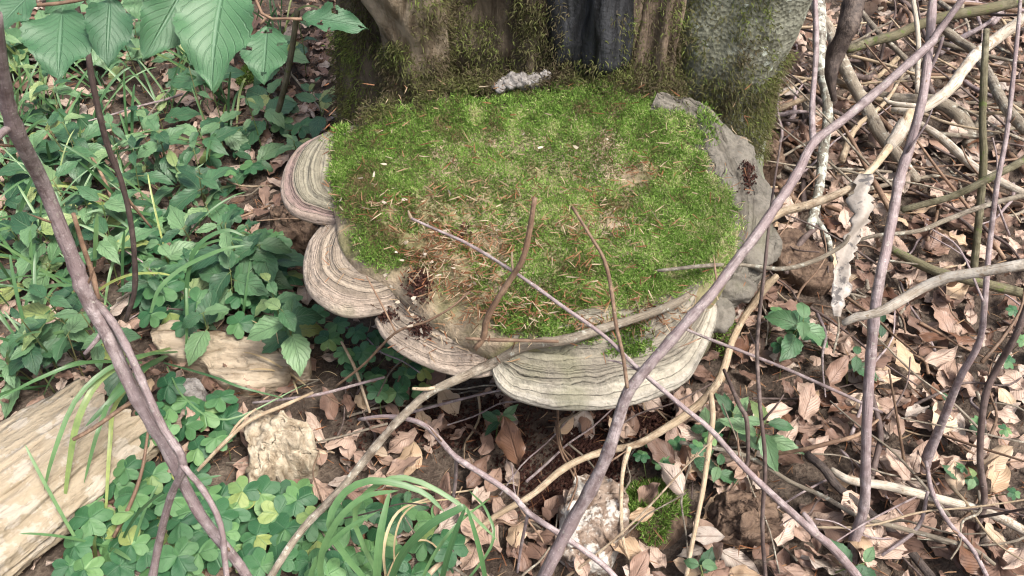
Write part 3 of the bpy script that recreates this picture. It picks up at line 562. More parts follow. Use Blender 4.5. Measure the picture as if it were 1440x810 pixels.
# ------------------------------------------------------------------ rotten wood and stones
def chunk(name, mat, outline, zt, zbm, label, cat, amp=.006, fr=40, seed=0, parent=None, dome=.012):
    """solid slab of wood from its upper outline (pixels, height) with a broken edge"""
    O = crom(np.array([ong(p[0], p[1], p[2] if len(p) > 2 else zt) for p in outline]), 110, True); c = O.mean(0); rows = []
    for s in np.linspace(0, 1, 34):
        Q = c + (O - c) * s; Q[:, 2] += dome * (1 - s * s); rows.append(Q)
    for f, d in ((1.02, .25), (1.0, .6), (.95, 1.0)):
        Q = c + (O - c) * f; Q[:, 2] = O[:, 2] * (1 - d) + (gz(Q[:, 0], Q[:, 1]) - zbm) * d; rows.append(Q)
    V = np.concatenate(rows); st = fbm(V * [fr * .4, fr * 2.2, fr], 4, seed + 9); V = V + amp * np.stack([fbm(V * fr + 7 * k, 5, seed + k) for k in range(3)], 1) * [1, 1, 1.0]; V[:, 2] += amp * .5 * np.round(st * 3) / 1.5
    b = np.array([c[0], c[1], V[:, 2].min()])
    return link(name, mesh_np(name, V - b, gridF(len(rows), 110, True), mat=MAT[mat]), parent, b, label, cat)
# big log: ridged, broken, lying from the lower left corner
def make_log():
    A = ong(-230, 870, .05); B = ong(165, 585, .035); ax = B - A; L = np.linalg.norm(ax); n, k = 200, 150
    u = np.linspace(0, 1, n); a = np.linspace(0, 2 * np.pi, k, endpoint=False); T = ax / L; up = np.array([0, 0, 1.0]); sd = np.cross(T, up); sd /= np.linalg.norm(sd); up = np.cross(sd, T)
    C = A + ax * u[:, None]; R = .098 * (1 - .22 * u)
    endn = .03 * vn(np.stack([np.cos(a) * 2.2, np.sin(a) * 2.2, a * 0], 1), 7) + .015 * vn(np.stack([np.cos(a) * 7, np.sin(a) * 7, a * 0], 1), 8)
    V = np.zeros((n, k, 3))
    q = np.stack([np.tile(np.cos(a)[None], (n, 1)).ravel() * 2.6, np.tile(np.sin(a)[None], (n, 1)).ravel() * 2.6, np.repeat(u * 3.0, k)], 1)
    d = (.20 * fbm(q * [1, 1, .8], 3, 3) + .06 * fbm(q * [5, 5, .9], 4, 4) + .03 * fbm(q * [16, 16, 2.5], 3, 5) + .02 * fbm(q * [20, 20, 20], 2, 6) - .5 * np.clip(fbm(q * [3, 3, .6], 3, 8) - .25, 0, 1)).reshape(n, k)
    for i in range(n):
        e = np.clip((u[i] - .75) / .25, 0, 1)
        V[i] = C[i] + T * (endn * e)[:, None] + (np.cos(a) * R[i] * 1.15 * (1 + d[i]))[:, None] * sd + (np.sin(a) * R[i] * .72 * (1 + d[i]))[:, None] * up
    V = V.reshape(-1, 3); cap = V[-k:].mean(0) - T * .03; V = np.vstack([V, cap]); j = np.arange(k)
    # beetle hole
    h = ong(36, 722, .1); dd = np.linalg.norm(V - h, axis=1)
    F = [gridF(n, k, True), np.stack([(n - 1) * k + j, (n - 1) * k + (j + 1) % k, np.full(k, n * k)], 1)]
    b = np.array([C[n // 2, 0], C[n // 2, 1], V[:, 2].min()])
    # rotate mesh frame so the grain of the material runs along the log
    rot = Matrix((T, sd, up)).transposed().to_4x4(); Vl = (V - b) @ np.array(rot.to_3x3())
    o = link('rotten_log', mesh_np('rotten_log', Vl, F, mat=MAT['rotten_wood']), None, None, 'thick barkless pale-tan rotten log lying at the lower left corner', 'log')
    o.matrix_world = Matrix.Translation(Vector(b)) @ rot
    return V
LOGV = make_log()
chunk('rotten_wood', 'pale_wood', [(212, 470, .04), (245, 452, .045), (290, 462, .05), (330, 470, .05), (385, 485, .05), (402, 508, .045), (395, 530, .04), (350, 540, .035), (300, 530, .035), (280, 505, .035), (240, 500, .035)], .04, .01, 'flat pale-tan slab of rotten wood amid the sorrel left of the fungus', 'wood', .009, 34, 1, dome=.0)
chunk('rotten_wood', 'pale_wood', [(392, 492, .045), (410, 484, .05), (432, 498, .045), (430, 514, .04), (408, 516, .04)], .04, .01, 'small pale wood scrap touching the flat slab beside the fungus', 'wood', .006, 45, 2, dome=0)
chunk('rotten_wood', 'mineral_crust', [(228, 550, .03), (262, 533, .035), (288, 545, .03), (280, 572, .03), (246, 590, .03), (232, 575, .03)], .03, .01, 'grey weathered wood piece between the log and the flat slab', 'wood', .007, 40, 3)
chunk('wood_chunk', 'flaky_wood', [(345, 600, .075), (360, 582, .085), (395, 583, .09), (425, 592, .085), (438, 615, .075), (432, 640, .06), (405, 650, .05), (380, 672, .035), (360, 682, .03), (352, 655, .05), (346, 625, .065)], .06, .015, 'upright flaky cream-coloured wood chunk below the flat slab', 'wood', .014, 48, 4, dome=.012)
chunk('bark_chunk', 'crusty_bark', [(800, 690, .05), (815, 665, .06), (850, 668, .065), (872, 690, .06), (880, 720, .055), (870, 760, .045), (850, 790, .04), (805, 785, .04), (785, 760, .04), (790, 720, .05)], .05, .015, 'bark chunk with white crust patches at the bottom centre', 'bark', .012, 45, 5, dome=.015)
chunk('decayed_stub', 'brown_rot', [(995, 705, .04), (1030, 690, .05), (1070, 692, .055), (1095, 715, .05), (1098, 745, .04), (1060, 758, .035), (1020, 755, .035), (1000, 735, .035)], .05, .02, 'crumbling brown decayed wood stub below the green-leaved clump', 'wood', .016, 50, 6, dome=.02)
chunk('wood_plank', 'brown_rot', [(1082, 330, .05), (1115, 320, .055), (1165, 362, .05), (1172, 392, .04), (1140, 398, .04), (1095, 365, .04)], .05, .01, 'dark brown split wood lying right of the fungus edge', 'wood', .008, 40, 7, dome=.002)
chunk('frass_mound', 'brown_rot', [(1045, 212, .10), (1070, 198, .12), (1098, 205, .11), (1100, 228, .08), (1070, 236, .07), (1048, 232, .08)], .1, .02, 'dark crumbly rot mound between the fungus and the trunk buttress', 'wood', .012, 60, 8, dome=.02)
chunk('soil_lump', 'brown_rot', [(378, 300, .07), (400, 285, .09), (425, 292, .09), (438, 310, .08), (428, 330, .06), (395, 335, .05)], .07, .02, 'dark curled rot lump tucked under the left fungus lobe', 'wood', .014, 50, 9, dome=.02)
def moss_mound(px, py, rx, ry, hgt, n, label, seed):
    r = np.random.default_rng(seed); c = ong(px, py); a = r.uniform(0, 2 * np.pi, n); q = np.sqrt(r.uniform(0, 1, n))
    x = c[0] + np.cos(a) * q * rx; y = c[1] + np.sin(a) * q * ry; P = np.stack([x, y, gz(x, y) + hgt * (1 - q ** 2) + .008 * fbm(np.stack([x * 40, y * 40, x * 0], 1), 3, seed)], 1)
    kp = fbm(np.stack([x * 30, y * 30, x * 0], 1), 3, seed + 1) > (-.5 + .9 * (q - .3)); P, a, q = P[kp], a[kp], q[kp]; n = len(P)
    N = np.stack([np.cos(a) * q * .8, np.sin(a) * q * .8, np.ones(n)], 1); b = np.array([c[0], c[1], c[2]])
    V, F, A = strands(P - b, N, .011, .0013, .6, np.clip(.55 + .3 * fbm(P * 40, 2, seed) + r.normal(size=n) * .2, 0, 1), .1, seed)
    t = empty('moss_clump', b, label, 'moss')
    th = np.linspace(0, 2 * np.pi, 30, endpoint=False); rows = []
    for s in np.linspace(0.02, 1.05, 10):
        X = np.cos(th) * s * rx; Y = np.sin(th) * s * ry; rows.append(np.stack([X, Y, gz(X + b[0], Y + b[1]) - b[2] + hgt * (1 - s * s) - .001], 1))
    link('mound', mesh_np('mound', np.concatenate(rows), gridF(10, 30, True), mat=MAT['brown_rot']), t)
    o = link('strands', mesh_np('strands', V, F, False, A, mat=MAT['moss']), t, kind='stuff')
moss_mound(918, 722, .05, .055, .018, 4200, 'yellow-green moss clump beside the white-crusted bark chunk', 3)
moss_mound(355, 118, .03, .03, .04, 2200, 'small olive moss cushion at the root foot among the left plants', 4)
moss_mound(1010, 470, .03, .06, .05, 1800, 'thin moss patch on the stained root under the fungus corner', 5)

# ------------------------------------------------------------------ leaf shapes
def leafmesh(name, mat, L, W, peak=.45, point=1.0, nv=11, nu=5, curl=0.0, bend=0.0, fold=0.0, wave=0.0, tooth=0.0, twist=0.0, cord=0.0, seed=0, tear=0.0, crump=0.0, uvonly=False):
    v = np.linspace(0, 1, nv); p = math.log(.5) / math.log(peak); wd = np.sin(np.pi * v ** p) ** .85
    wd = wd * (1 - .35 * point * np.clip((v - .6) / .4, 0, 1) ** 1.5); wd[0] = wd[-1] = .02
    u = np.linspace(-1, 1, nu); r = np.random.default_rng(seed)
    U, Vv = np.meshgrid(u, v); Wd = wd[:, None] * np.ones(nu)[None]
    edge = np.abs(U) ** 3
    if tooth: Wd = Wd * (1 + tooth * edge * np.where(np.arange(nv) % 2, 1, -1)[:, None])
    if tear: Wd = Wd * (1 - tear * np.clip(vn(np.stack([Vv.ravel() * 3.2, np.sign(U.ravel()) * 5, U.ravel() * 0 + seed], 1), seed + 40).reshape(U.shape), 0, 1) * np.abs(U))
    X = U * Wd * W / 2; Y = Vv * L - cord * edge * (1 - Vv) ** 4 * L; Z = fold * np.abs(X)
    Z = Z + wave * edge * L * .06 * np.sin(Vv * 17 + seed + U * 1.3) + .012 * L * (1 if wave else 0) * vn(np.stack([U.ravel() * 1.5, Vv.ravel() * 3, U.ravel() * 0 + seed], 1), seed).reshape(U.shape)
    if crump: Z = Z + crump * L * fbm(np.stack([U.ravel() * 1.6, Vv.ravel() * 4, U.ravel() * 0 + seed * 3.1], 1), 3, seed + 60).reshape(U.shape)
    if curl:
        rad = W / (2 * abs(curl)); ang = X / rad; X = rad * np.sin(ang); Z = Z + np.sign(curl) * rad * (1 - np.cos(ang))
    if bend:
        R = L / abs(bend); th = Y / R; Zz = Z.copy(); Y = (R - np.sign(-bend) * 0 ) * np.sin(th) - Zz * np.sin(th) * np.sign(-bend) * -1 * 0; Z = Zz * np.cos(th) + np.sign(bend) * R * (1 - np.cos(th))
    if twist:
        t = twist * (Vv - .5); X, Z = X * np.cos(t) - Z * np.sin(t), X * np.sin(t) + Z * np.cos(t)
    V = np.stack([X.ravel(), Y.ravel(), Z.ravel()], 1); uv = np.stack([(U.ravel() + 1) / 2, Vv.ravel()], 1); F = gridF(nv, nu, False)
    if uvonly: return V, F, uv
    return mesh_np(name, V, F, True, uv=uv, mat=MAT[mat])
DRY = [dict(L=.056, W=random.uniform(.030, .040), peak=.48, nv=11, nu=7, curl=random.uniform(-1.2, 1.2), bend=random.uniform(-.9, .9), wave=random.uniform(.5, 1.5), twist=random.uniform(-.8, .8), tear=random.choice([0, .2, .5, .8]), crump=random.uniform(.06, .2), seed=i) for i in range(24)]
DRYRAW = [leafmesh('', '', uvonly=True, **d) for d in DRY]
def rotm(yaw, pitch, roll):
    return np.array((Matrix.Rotation(yaw, 3, 'Z') @ Matrix.Rotation(pitch, 3, 'X') @ Matrix.Rotation(roll, 3, 'Y')))
TRUNKC = [(.1, 1.40, .40), (.315, 1.24, .16), (-.155, 1.125, .09), (-.22, 1.2, .12)]
def free(x, y):
    return all((x - a) ** 2 + (y - b) ** 2 > r * r for a, b, r in TRUNKC)
LOGP = [(-20, 545), (112, 515), (190, 600), (130, 650), (90, 720), (60, 770), (-20, 815)]
def leaf_litter():
    parts = []; r = random.Random(3); cnt = 0
    while cnt < 8500:
        x = r.uniform(-1.7, 2.1); y = r.uniform(.25, 3.0)
        dens = 1.0 if x < -.25 else (.8 if x < .25 else 1.0)
        if y > 2.3: dens *= .6
        if r.random() > dens or not free(x, y): continue
        if (x - pitc[0]) ** 2 + (y - pitc[1]) ** 2 < .075 ** 2: continue
        if abs(x) < .3 and .6 < y < 1.0 and r.random() < .5: continue
        z = gzf(x, y) + r.uniform(.0, .028); s = r.uniform(.35, 1.15); steep = r.random() < .18
        V, F, uv = DRYRAW[r.randrange(24)]; R = rotm(r.uniform(0, 6.28), r.gauss(0, .7 if steep else .28), r.gauss(0, .7 if steep else .3))
        parts.append(((V * s) @ R.T + [x, y, z], [F], {'vary': r.random()}, uv)); cnt += 1
    V, F, A, U = merge(parts)
    link('leaf_litter', mesh_np('leaf_litter', V, F, True, A, U, MAT['dry_leaf']), label='deep litter of dry brown beech leaves covering the forest floor', cat='leaf litter', kind='stuff')
leaf_litter()
DRYME = {m: [leafmesh('fallen_leaf', m, **d) for d in DRY] for m in ('dry_leaf', 'dry_leaf_cream', 'dry_leaf_brown')}
def fallen(px, py, h, yaw, pitch, roll, s, k, mat, label, group=None):
    p = ong(px, py, h); o = link('fallen_leaf', DRYME[mat][k % 24], None, p, label, 'leaf', group)
    o.rotation_euler = Matrix(rotm(yaw, pitch, roll)).to_euler(); o.scale = (s, s, s); return o
for (px, py, h, yaw, pi_, ro, s, k, mat, lab) in [
    (905, 782, .03, 1.2, .1, .1, 1.15, 2, 'dry_leaf_cream', 'large cream-coloured dry leaf beside the yellow-green moss clump'),
    (730, 655, .05, .3, .4, -.5, 1.35, 5, 'dry_leaf_brown', 'big dark brown curled leaf standing over the sawdust hollow'),
    (745, 690, .03, 2.6, .2, .6, .9, 7, 'dry_leaf_brown', 'brown folded leaf just in front of the big curled one'),
    (1295, 525, .035, .5, .3, .2, 1.2, 4, 'dry_leaf_cream', 'broad pale ribbed leaf lying between the two right saplings'),
    (1322, 612, .035, -.5, .2, .1, 1.5, 3, 'dry_leaf_cream', 'largest pale buff leaf against the sapling foot on the right'),
    (1375, 478, .03, 1.5, .1, .3, 1.0, 8, 'dry_leaf_brown', 'smooth brown leaf under the thick pale branch on the right'),
    (950, 650, .035, 1.0, .3, -.3, 1.1, 9, 'dry_leaf', 'brown cupped leaf left of the green-leaved clump'),
    (470, 590, .04, .4, .2, .2, 1.0, 10, 'dry_leaf', 'pinkish-brown leaf under the pale branch right of the flaky chunk'),
    (310, 590, .03, .7, .1, .3, 1.1, 11, 'dry_leaf', 'tan leaf between the flat slab and the flaky chunk'),
    (610, 760, .04, -.6, .2, .2, 1.1, 12, 'dry_leaf', 'tan leaf behind the front grass blades'),
    (705, 775, .04, .9, .1, .2, 1.5, 13, 'dry_leaf', 'long pinkish-brown leaf at the bottom edge left of the bark chunk'),
    (1115, 510, .03, 1.4, .1, .2, 1.2, 14, 'dry_leaf', 'tan leaf under the five-leaved green seedling'),
    (1130, 590, .035, -.4, .2, .2, 1.2, 15, 'dry_leaf', 'tan leaf right of the green-leaved clump'),
    (1180, 385, .04, .2, .3, .4, 1.0, 6, 'dry_leaf_cream', 'pale leaf below the hanging bark strip'),
    (545, 640, .03, 1.2, .1, .2, .8, 1, 'dry_leaf_cream', 'small whitish leaf scrap beside the pale branch at lower centre')]:
    fallen(px, py, h, yaw, pi_, ro, s, k, mat, lab)
def scatter_leaves():
    r = random.Random(11); n = 0
    zones = [((1040, 300, 1440, 560), 'dry beech leaf lying open on the right-hand litter level with the fungus', 80),
             ((960, 560, 1440, 810), 'dry beech leaf among the sticks in the lower right litter', 80),
             ((1060, 110, 1440, 300), 'dry beech leaf beneath the tangle of grey branches at upper right', 50),
             ((440, 540, 960, 810), 'dry beech leaf on the ground in front of and under the fungus', 50),
             ((150, 120, 430, 700), 'dry beech leaf showing between the green plants on the left', 26)]
    for (x0, y0, x1, y1), lab, k in zones:
        c = 0
        while c < k:
            px, py = r.uniform(x0, x1), r.uniform(y0, y1); p = ong(px, py)
            if not free(p[0], p[1]) or (740 < px < 860 and 625 < py < 720): continue
            steep = r.random() < .25
            auto(fallen(px, py, r.uniform(.018, .04), r.uniform(0, 6.28), r.gauss(0, .6 if steep else .25), r.gauss(0, .6 if steep else .3), r.uniform(.65, 1.2), r.randrange(24), mt := r.choice(['dry_leaf'] * 5 + ['dry_leaf_cream', 'dry_leaf_brown']), None), px, py, {'dry_leaf': 'dry tan leaf', 'dry_leaf_cream': 'pale cream dry leaf', 'dry_leaf_brown': 'dark brown dry leaf'}[mt], lab.replace('dry beech leaf', 'fallen leaves')); c += 1
scatter_leaves()

# ------------------------------------------------------------------ sticks and saplings
def P3(q):
    px, py, h = q[0], q[1], q[2]
    if isinstance(h, str):
        return {'f': onf, 'd': atd}[h[0]](px, py, float(h[1:]))
    return ong(px, py, h)
def stick_mesh(name, mat, pts, sides=9, bump=.12, node=.0, seed=0, wig=.0, flat=1.0):
    P = np.array([P3(q) for q in pts]); D = proj(P)[2]; R = np.array([q[3] for q in pts]) * D / FPX / 2 * (.92 if mat == 'twig_purple' else .92)
    V, F = tube(P, R, sides, None, bump * 1.3, seed, node, flat, wig or (.0016 if mat == 'twig_purple' else 0)); return V, F, P
_seed = [100]
def stick(name, label, mat, pts, parts=(), node=.0, bump=.12, wig=.0, group=None, cat=None, sides=10):
    _seed[0] += 7; V, F, P = stick_mesh(name, mat, pts, sides, bump, node, _seed[0], wig); b = P[np.argmin(P[:, 2])]
    cat = cat or {'sapling': 'sapling'}.get(name, 'branch' if 'branch' in name else 'twig')
    if not parts and mat != PU: return link(name, mesh_np(name, V - b, F, mat=MAT[mat]), None, b, label, cat, group)
    t = empty(name, b, label, cat, group); st = link('stem', mesh_np('stem', V - b, F, mat=MAT[mat]), t)
    for pn, pm, pp in parts:
        _seed[0] += 3; V, F, _ = stick_mesh(pn, pm, pp, 8, bump, node, _seed[0], wig); link(pn, mesh_np(pn, V - b, F, mat=MAT[pm]), t)
    if mat == PU:                                   # slender pointed buds and short spurs along the stem
        rb = random.Random(_seed[0]); C = crom(P, 120)
        for k in range(rb.randint(5, 8)):
            i = rb.randint(8, 112); q = C[i]; tn = C[i + 1] - C[i - 1]; tn /= np.linalg.norm(tn); sd = np.cross(tn, [rb.gauss(0, 1), rb.gauss(0, 1), rb.gauss(0, 1)]); sd /= np.linalg.norm(sd); sg = 1 if C[-1][2] > C[0][2] else -1
            d = sd * .75 + tn * .8 * sg; L = rb.choice([.007, .01, .012, .03]); rr = .0014 if L < .02 else .0011
            V, F = tube(np.array([q + sd * .002, q + d * L * .5 + sd * .002, q + d * L + sd * .001]), [rr * .8, rr * 1.2, rr * .15], 6, 8, .1, k)
            link('bud' if L < .02 else 'spur', mesh_np('bud', V - b, F, mat=MAT['twig_brown']), st)
    return t
PU, BR, DK, GR, LI, PA, WH, BK, GN = 'twig_purple', 'twig_brown', 'twig_dark', 'branch_grey', 'branch_lichen', 'branch_pale', 'branch_white', 'branch_black', 'branch_green'
stick('sapling', 'purple-brown forked sapling crossing the fungus front corner to the top right', PU,
      [(720, 900, .02, 21), (765, 810, .16, 20), (800, 740, .22, 20), (850, 650, .30, 19), (880, 560, .36, 18), (900, 530, .38, 17), (960, 460, .42, 16), (1000, 415, .44, 16), (1040, 360, .46, 15), (1080, 305, .48, 15), (1105, 270, .49, 14), (1125, 235, .5, 15), (1147, 198, .51, 14), (1200, 155, .53, 13), (1300, 68, .57, 12), (1318, 45, .58, 11), (1360, -10, .62, 10)],
      [('side_shoot', PU, [(1145, 198, .51, 10), (1143, 150, .53, 9), (1148, 70, .57, 8), (1147, -20, .62, 7)])], .2, .12)
stick('sapling', 'straight purple-grey sapling stem standing upright on the right', PU,
      [(1198, 790, .0, 18), (1202, 760, .04, 16), (1215, 700, .1, 15), (1220, 600, .2, 15), (1226, 500, .28, 15), (1235, 400, .36, 15), (1250, 330, .4, 15), (1265, 260, .44, 15), (1282, 195, .48, 14), (1300, 120, .53, 13), (1312, -20, .6, 12)],
      [('side_shoot', PU, [(1301, 110, .53, 6), (1318, 75, .56, 6), (1326, 52, .58, 5)]), ('side_shoot', PU, [(1276, 215, .47, 4), (1300, 180, .5, 3), (1310, 155, .52, 2)])], .2, .12)
stick('sapling', 'thick purple sapling with two crossing stems at the left edge', PU,
      [(375, 880, .05, 14), (345, 810, .18, 15), (280, 720, .26, 17), (240, 640, .32, 18), (190, 555, .38, 20), (150, 470, .44, 21), (120, 412, .48, 24), (100, 360, .52, 22), (60, 260, .60, 22), (22, 182, .68, 24), (8, 120, .73, 21), (-4, 20, .8, 18)],
      [('side_shoot', PU, [(122, 412, .48, 12), (150, 440, .46, 12), (175, 480, .44, 12), (205, 545, .42, 12), (232, 600, .38, 12), (257, 652, .35, 13), (240, 700, .28, 12), (225, 760, .2, 12), (212, 830, .12, 12)]),
       ('side_shoot', PU, [(258, 652, .35, 10), (285, 690, .32, 9), (308, 740, .28, 9), (316, 780, .24, 9), (322, 830, .2, 9)]),
       ('side_shoot', PU, [(20, 178, .68, 12), (8, 185, .69, 11), (-12, 205, .7, 9)]),
       ('side_shoot', BR, [(103, 300, .54, 6), (118, 350, .5, 8), (130, 385, .47, 8), (138, 420, .45, 7)]),
       ('side_shoot', PU, [(146, 440, .46, 7), (140, 470, .44, 7), (118, 498, .42, 6)])], .2, .12)
stick('twig', 'dark brown thin twig hanging through the overhanging leaves at upper left', DK,
      [(103, -20, .66, 9), (112, 30, .62, 9), (122, 65, .6, 9), (132, 125, .55, 9), (150, 200, .48, 9), (172, 260, .42, 8), (185, 320, .36, 8), (190, 400, .28, 8), (178, 450, .22, 7)], [('side_shoot', BR, [(178, 278, .4, 5), (200, 305, .36, 4), (213, 320, .34, 3)])], .12, .08)
stick('twig', 'knobbly short twig with pale tip standing up from the front of the fungus', BR,
      [(752, 278, 'f.20', 8), (748, 305, 'f.18', 8), (743, 335, 'f.155', 9), (735, 365, 'f.13', 9), (722, 387, 'f.105', 9), (700, 420, 'f.07', 9), (684, 450, 'f.035', 10), (680, 475, 'f.005', 10), (668, 490, 'f-.01', 8)], [('bud', PA, [(722, 384, 'f.105', 5), (720, 370, 'f.12', 4), (720, 354, 'f.13', 2)])], .1, .12)
stick('twig', 'long straight purple twig stretching from the moss to the lower right corner', PU,
      [(1230, 850, .03, 15), (1205, 810, .10, 14), (1170, 770, .16, 13), (1140, 745, .2, 12), (1080, 690, .26, 10), (1040, 650, .3, 9), (1000, 605, .34, 8), (960, 572, .36, 7), (900, 520, .38, 7), (850, 472, .395, 6), (790, 430, .405, 6), (720, 382, .41, 5), (660, 345, .412, 5), (610, 322, .413, 4), (578, 307, .414, 4)],
      [('bud', PA, [(579, 308, .414, 5), (576, 302, .416, 5), (574, 296, .418, 2)]), ('side_shoot', PU, [(1150, 752, .19, 9), (1140, 735, .2, 9), (1130, 722, .21, 6)]), ('side_shoot', PU, [(898, 520, .38, 4), (870, 508, .38, 3), (855, 505, .38, 2)])], .14, .05)
stick('twig', 'thin reddish twig running down the moss to the stepped front lobe', BR,
      [(805, 291, 'f.09', 5), (826, 325, 'f.085', 5), (850, 366, 'f.08', 6), (860, 410, 'f.09', 6), (866, 455, 'f.1', 6), (876, 500, 'f.11', 6), (882, 545, 'f.12', 6)], (), .15, .06)
stick('branch', 'long grey-tan branch draped across the fungus front down to the bottom left', GR,
      [(365, 850, .06, 13), (385, 805, .1, 12), (430, 738, .13, 13), (480, 685, .16, 13), (530, 625, .19, 13), (562, 588, .21, 13), (600, 553, .235, 13), (640, 535, .255, 13), (690, 512, 'f-.055', 16), (740, 486, 'f-.015', 17), (800, 478, 'f.0', 16), (850, 462, 'f.01', 14), (900, 446, 'f.015', 13), (945, 428, 'f.02', 13), (968, 414, 'f.025', 10)],
      [('side_shoot', PA, [(620, 542, .245, 6), (600, 545, .25, 6), (580, 545, .255, 5)])], .0, .2, .002)
stick('twig', 'slim purplish twig lying across the front lobe behind the draped branch', BR, [(655, 476, 'f.005', 5), (700, 478, 'f.005', 6), (785, 480, 'f.01', 5)], (), .1, .06)
stick('branch', 'pale zigzag stick reaching from the root stub to the lower centre ground', PA,
      [(1093, 388, .26, 9), (1072, 408, .24, 13), (1050, 440, .21, 10), (1030, 480, .19, 11), (1014, 530, .17, 12), (985, 565, .15, 13), (940, 600, .13, 13), (900, 625, .115, 11), (850, 634, .1, 11), (800, 655, .09, 11), (750, 695, .07, 10), (690, 730, .05, 9), (610, 800, .04, 9), (590, 830, .03, 9)],
      [('side_shoot', PA, [(885, 627, .115, 9), (878, 655, .1, 7), (875, 700, .08, 6), (878, 760, .05, 6), (895, 805, .03, 4)])], .0, .18, .002)
stick('branch', 'pale crooked stick dropping from the zigzag stick past the moss clump', PA,
      [(1000, 545, .16, 8), (1002, 580, .15, 9), (998, 620, .13, 8), (990, 680, .1, 8), (975, 750, .06, 7), (962, 815, .03, 7)], (), .05, .15, .002)
stick('twig', 'curved purple twig arching over the ground beneath the fungus', PU,
      [(505, 592, .1, 6), (540, 588, .13, 7), (575, 591, .15, 8), (605, 603, .16, 8), (640, 642, .16, 9), (680, 668, .16, 9), (720, 695, .16, 9), (745, 722, .155, 9), (790, 752, .14, 9), (850, 795, .12, 9), (880, 830, .1, 9)],
      [('side_shoot', PU, [(642, 645, .16, 6), (641, 670, .12, 6), (637, 705, .07, 5)]), ('side_shoot', PU, [(742, 720, .155, 6), (735, 760, .1, 5), (728, 805, .05, 4)])], .1, .06)
stick('twig', 'very thin grey twig leaning on the narrow front lobe', BR, [(470, 545, .14, 4), (512, 512, .2, 4), (556, 468, 'f-.03', 4), (600, 452, 'f-.005', 4), (635, 432, 'f.01', 3), (660, 410, 'f.015', 3)], [('side_shoot', BR, [(556, 466, 'f-.03', 3), (535, 425, 'f-.01', 3), (515, 388, 'f.01', 2)])], .1, .06)
# right tangle
stick('branch', 'white lichen-flecked upright branch at the right of the trunk', LI, [(1150, 0, .2, 20), (1152, 40, .18, 19), (1156, 100, .15, 17), (1163, 150, .12, 16), (1166, 170, .11, 17), (1160, 200, .09, 15), (1153, 250, .06, 15), (1148, 290, .06, 15), (1140, 325, .05, 12)], [('side_shoot', LI, [(1145, 300, .06, 10), (1165, 335, .05, 9), (1176, 385, .03, 8)]), ('side_shoot', DK, [(1146, 318, .05, 9), (1128, 338, .05, 10), (1116, 360, .04, 11), (1105, 385, .03, 8)])], .0, .2, .003)
stick('stump', 'dark brown rotten stub hanging beside the lichen-flecked branch', BK, [(1205, -30, .34, 34), (1196, 20, .3, 32), (1188, 50, .27, 28), (1174, 78, .23, 30), (1168, 105, .2, 18), (1172, 140, .15, 9)], (), .0, .4, .002, cat='branch')
stick('branch', 'thick grey bare branch slanting down behind the lichen-flecked one', GR, [(1140, 0, .14, 16), (1162, 35, .12, 17), (1190, 95, .09, 19), (1220, 155, .06, 20), (1250, 205, .04, 19), (1290, 255, .02, 17)], (), .0, .14, .003)
stick('branch', 'mossy grey branch running level across the top right', GN, [(1190, 70, .08, 13), (1240, 54, .1, 15), (1275, 44, .11, 14), (1310, 28, .13, 16), (1380, 14, .15, 16), (1460, -5, .16, 15)], (), .0, .15, .003)
stick('branch', 'smooth whitish forked branch curving in from the upper right edge', WH, [(1470, 10, .3, 18), (1440, 28, .28, 18), (1402, 55, .25, 18), (1372, 76, .23, 18), (1355, 100, .21, 17), (1340, 122, .2, 17), (1312, 145, .18, 17), (1290, 156, .17, 12), (1255, 155, .15, 10)], [('side_shoot', WH, [(1294, 150, .17, 8), (1255, 145, .16, 7), (1243, 138, .16, 5)])], .0, .15, .002)
stick('branch', 'broken pale branch with peeling collar slanting down to the fungus edge', PA, [(1280, 158, .40, 15), (1268, 182, .39, 15), (1248, 210, .385, 12), (1225, 240, .38, 11), (1190, 268, .37, 12), (1140, 288, .35, 14), (1100, 298, .335, 14), (1070, 318, .32, 14), (1048, 348, .3, 12), (1030, 385, .27, 10)], [('bark_collar', WH, [(1272, 172, .392, 19), (1262, 190, .388, 22), (1250, 206, .386, 16)])], .0, .2, .001)
stick('branch', 'grey crooked branch with a raw orange break at the far right', GR, [(1322, 35, .1, 13), (1358, 62, .1, 14), (1380, 90, .1, 15), (1398, 122, .1, 15), (1418, 155, .1, 16), (1445, 185, .1, 18)], (), .0, .18, .003)
stick('branch', 'thin upright moss-green pole on the far right', GN, [(1387, 40, .4, 9), (1384, 120, .34, 11), (1382, 200, .26, 11), (1378, 280, .18, 11), (1370, 370, .08, 11), (1366, 400, .03, 11)], (), .08, .1, .002)
stick('branch', 'bent weathered grey limb lying under the upper right tangle', GR, [(1225, 128, .05, 14), (1265, 138, .06, 18), (1312, 142, .07, 22), (1345, 160, .06, 24), (1360, 182, .04, 24), (1362, 210, .02, 20)], (), .0, .16, .003)
stick('branch', 'long cream stick crossing the litter at the upper right edge', WH, [(1290, 172, .08, 9), (1330, 198, .07, 13), (1372, 236, .06, 13), (1440, 272, .05, 12), (1470, 290, .04, 11)], (), .0, .12, .002)
stick('twig', 'tan stick with a grey node poking out beside the trunk buttress', PA, [(1062, 172, .06, 8), (1082, 158, .07, 11), (1098, 152, .08, 10), (1142, 134, .1, 8)], (), .0, .12)
stick('twig', 'thin yellowish straight stick in the upper right tangle', PA, [(1188, 76, .06, 5), (1250, 92, .08, 5), (1300, 108, .09, 4), (1345, 108, .1, 4)], (), .1, .06)
stick('branch', 'dark olive branch curving in from the right edge', GN, [(1470, 205, .3, 13), (1440, 222, .28, 12), (1400, 246, .26, 12), (1340, 276, .22, 11), (1268, 296, .18, 10)], (), .05, .12, .002)
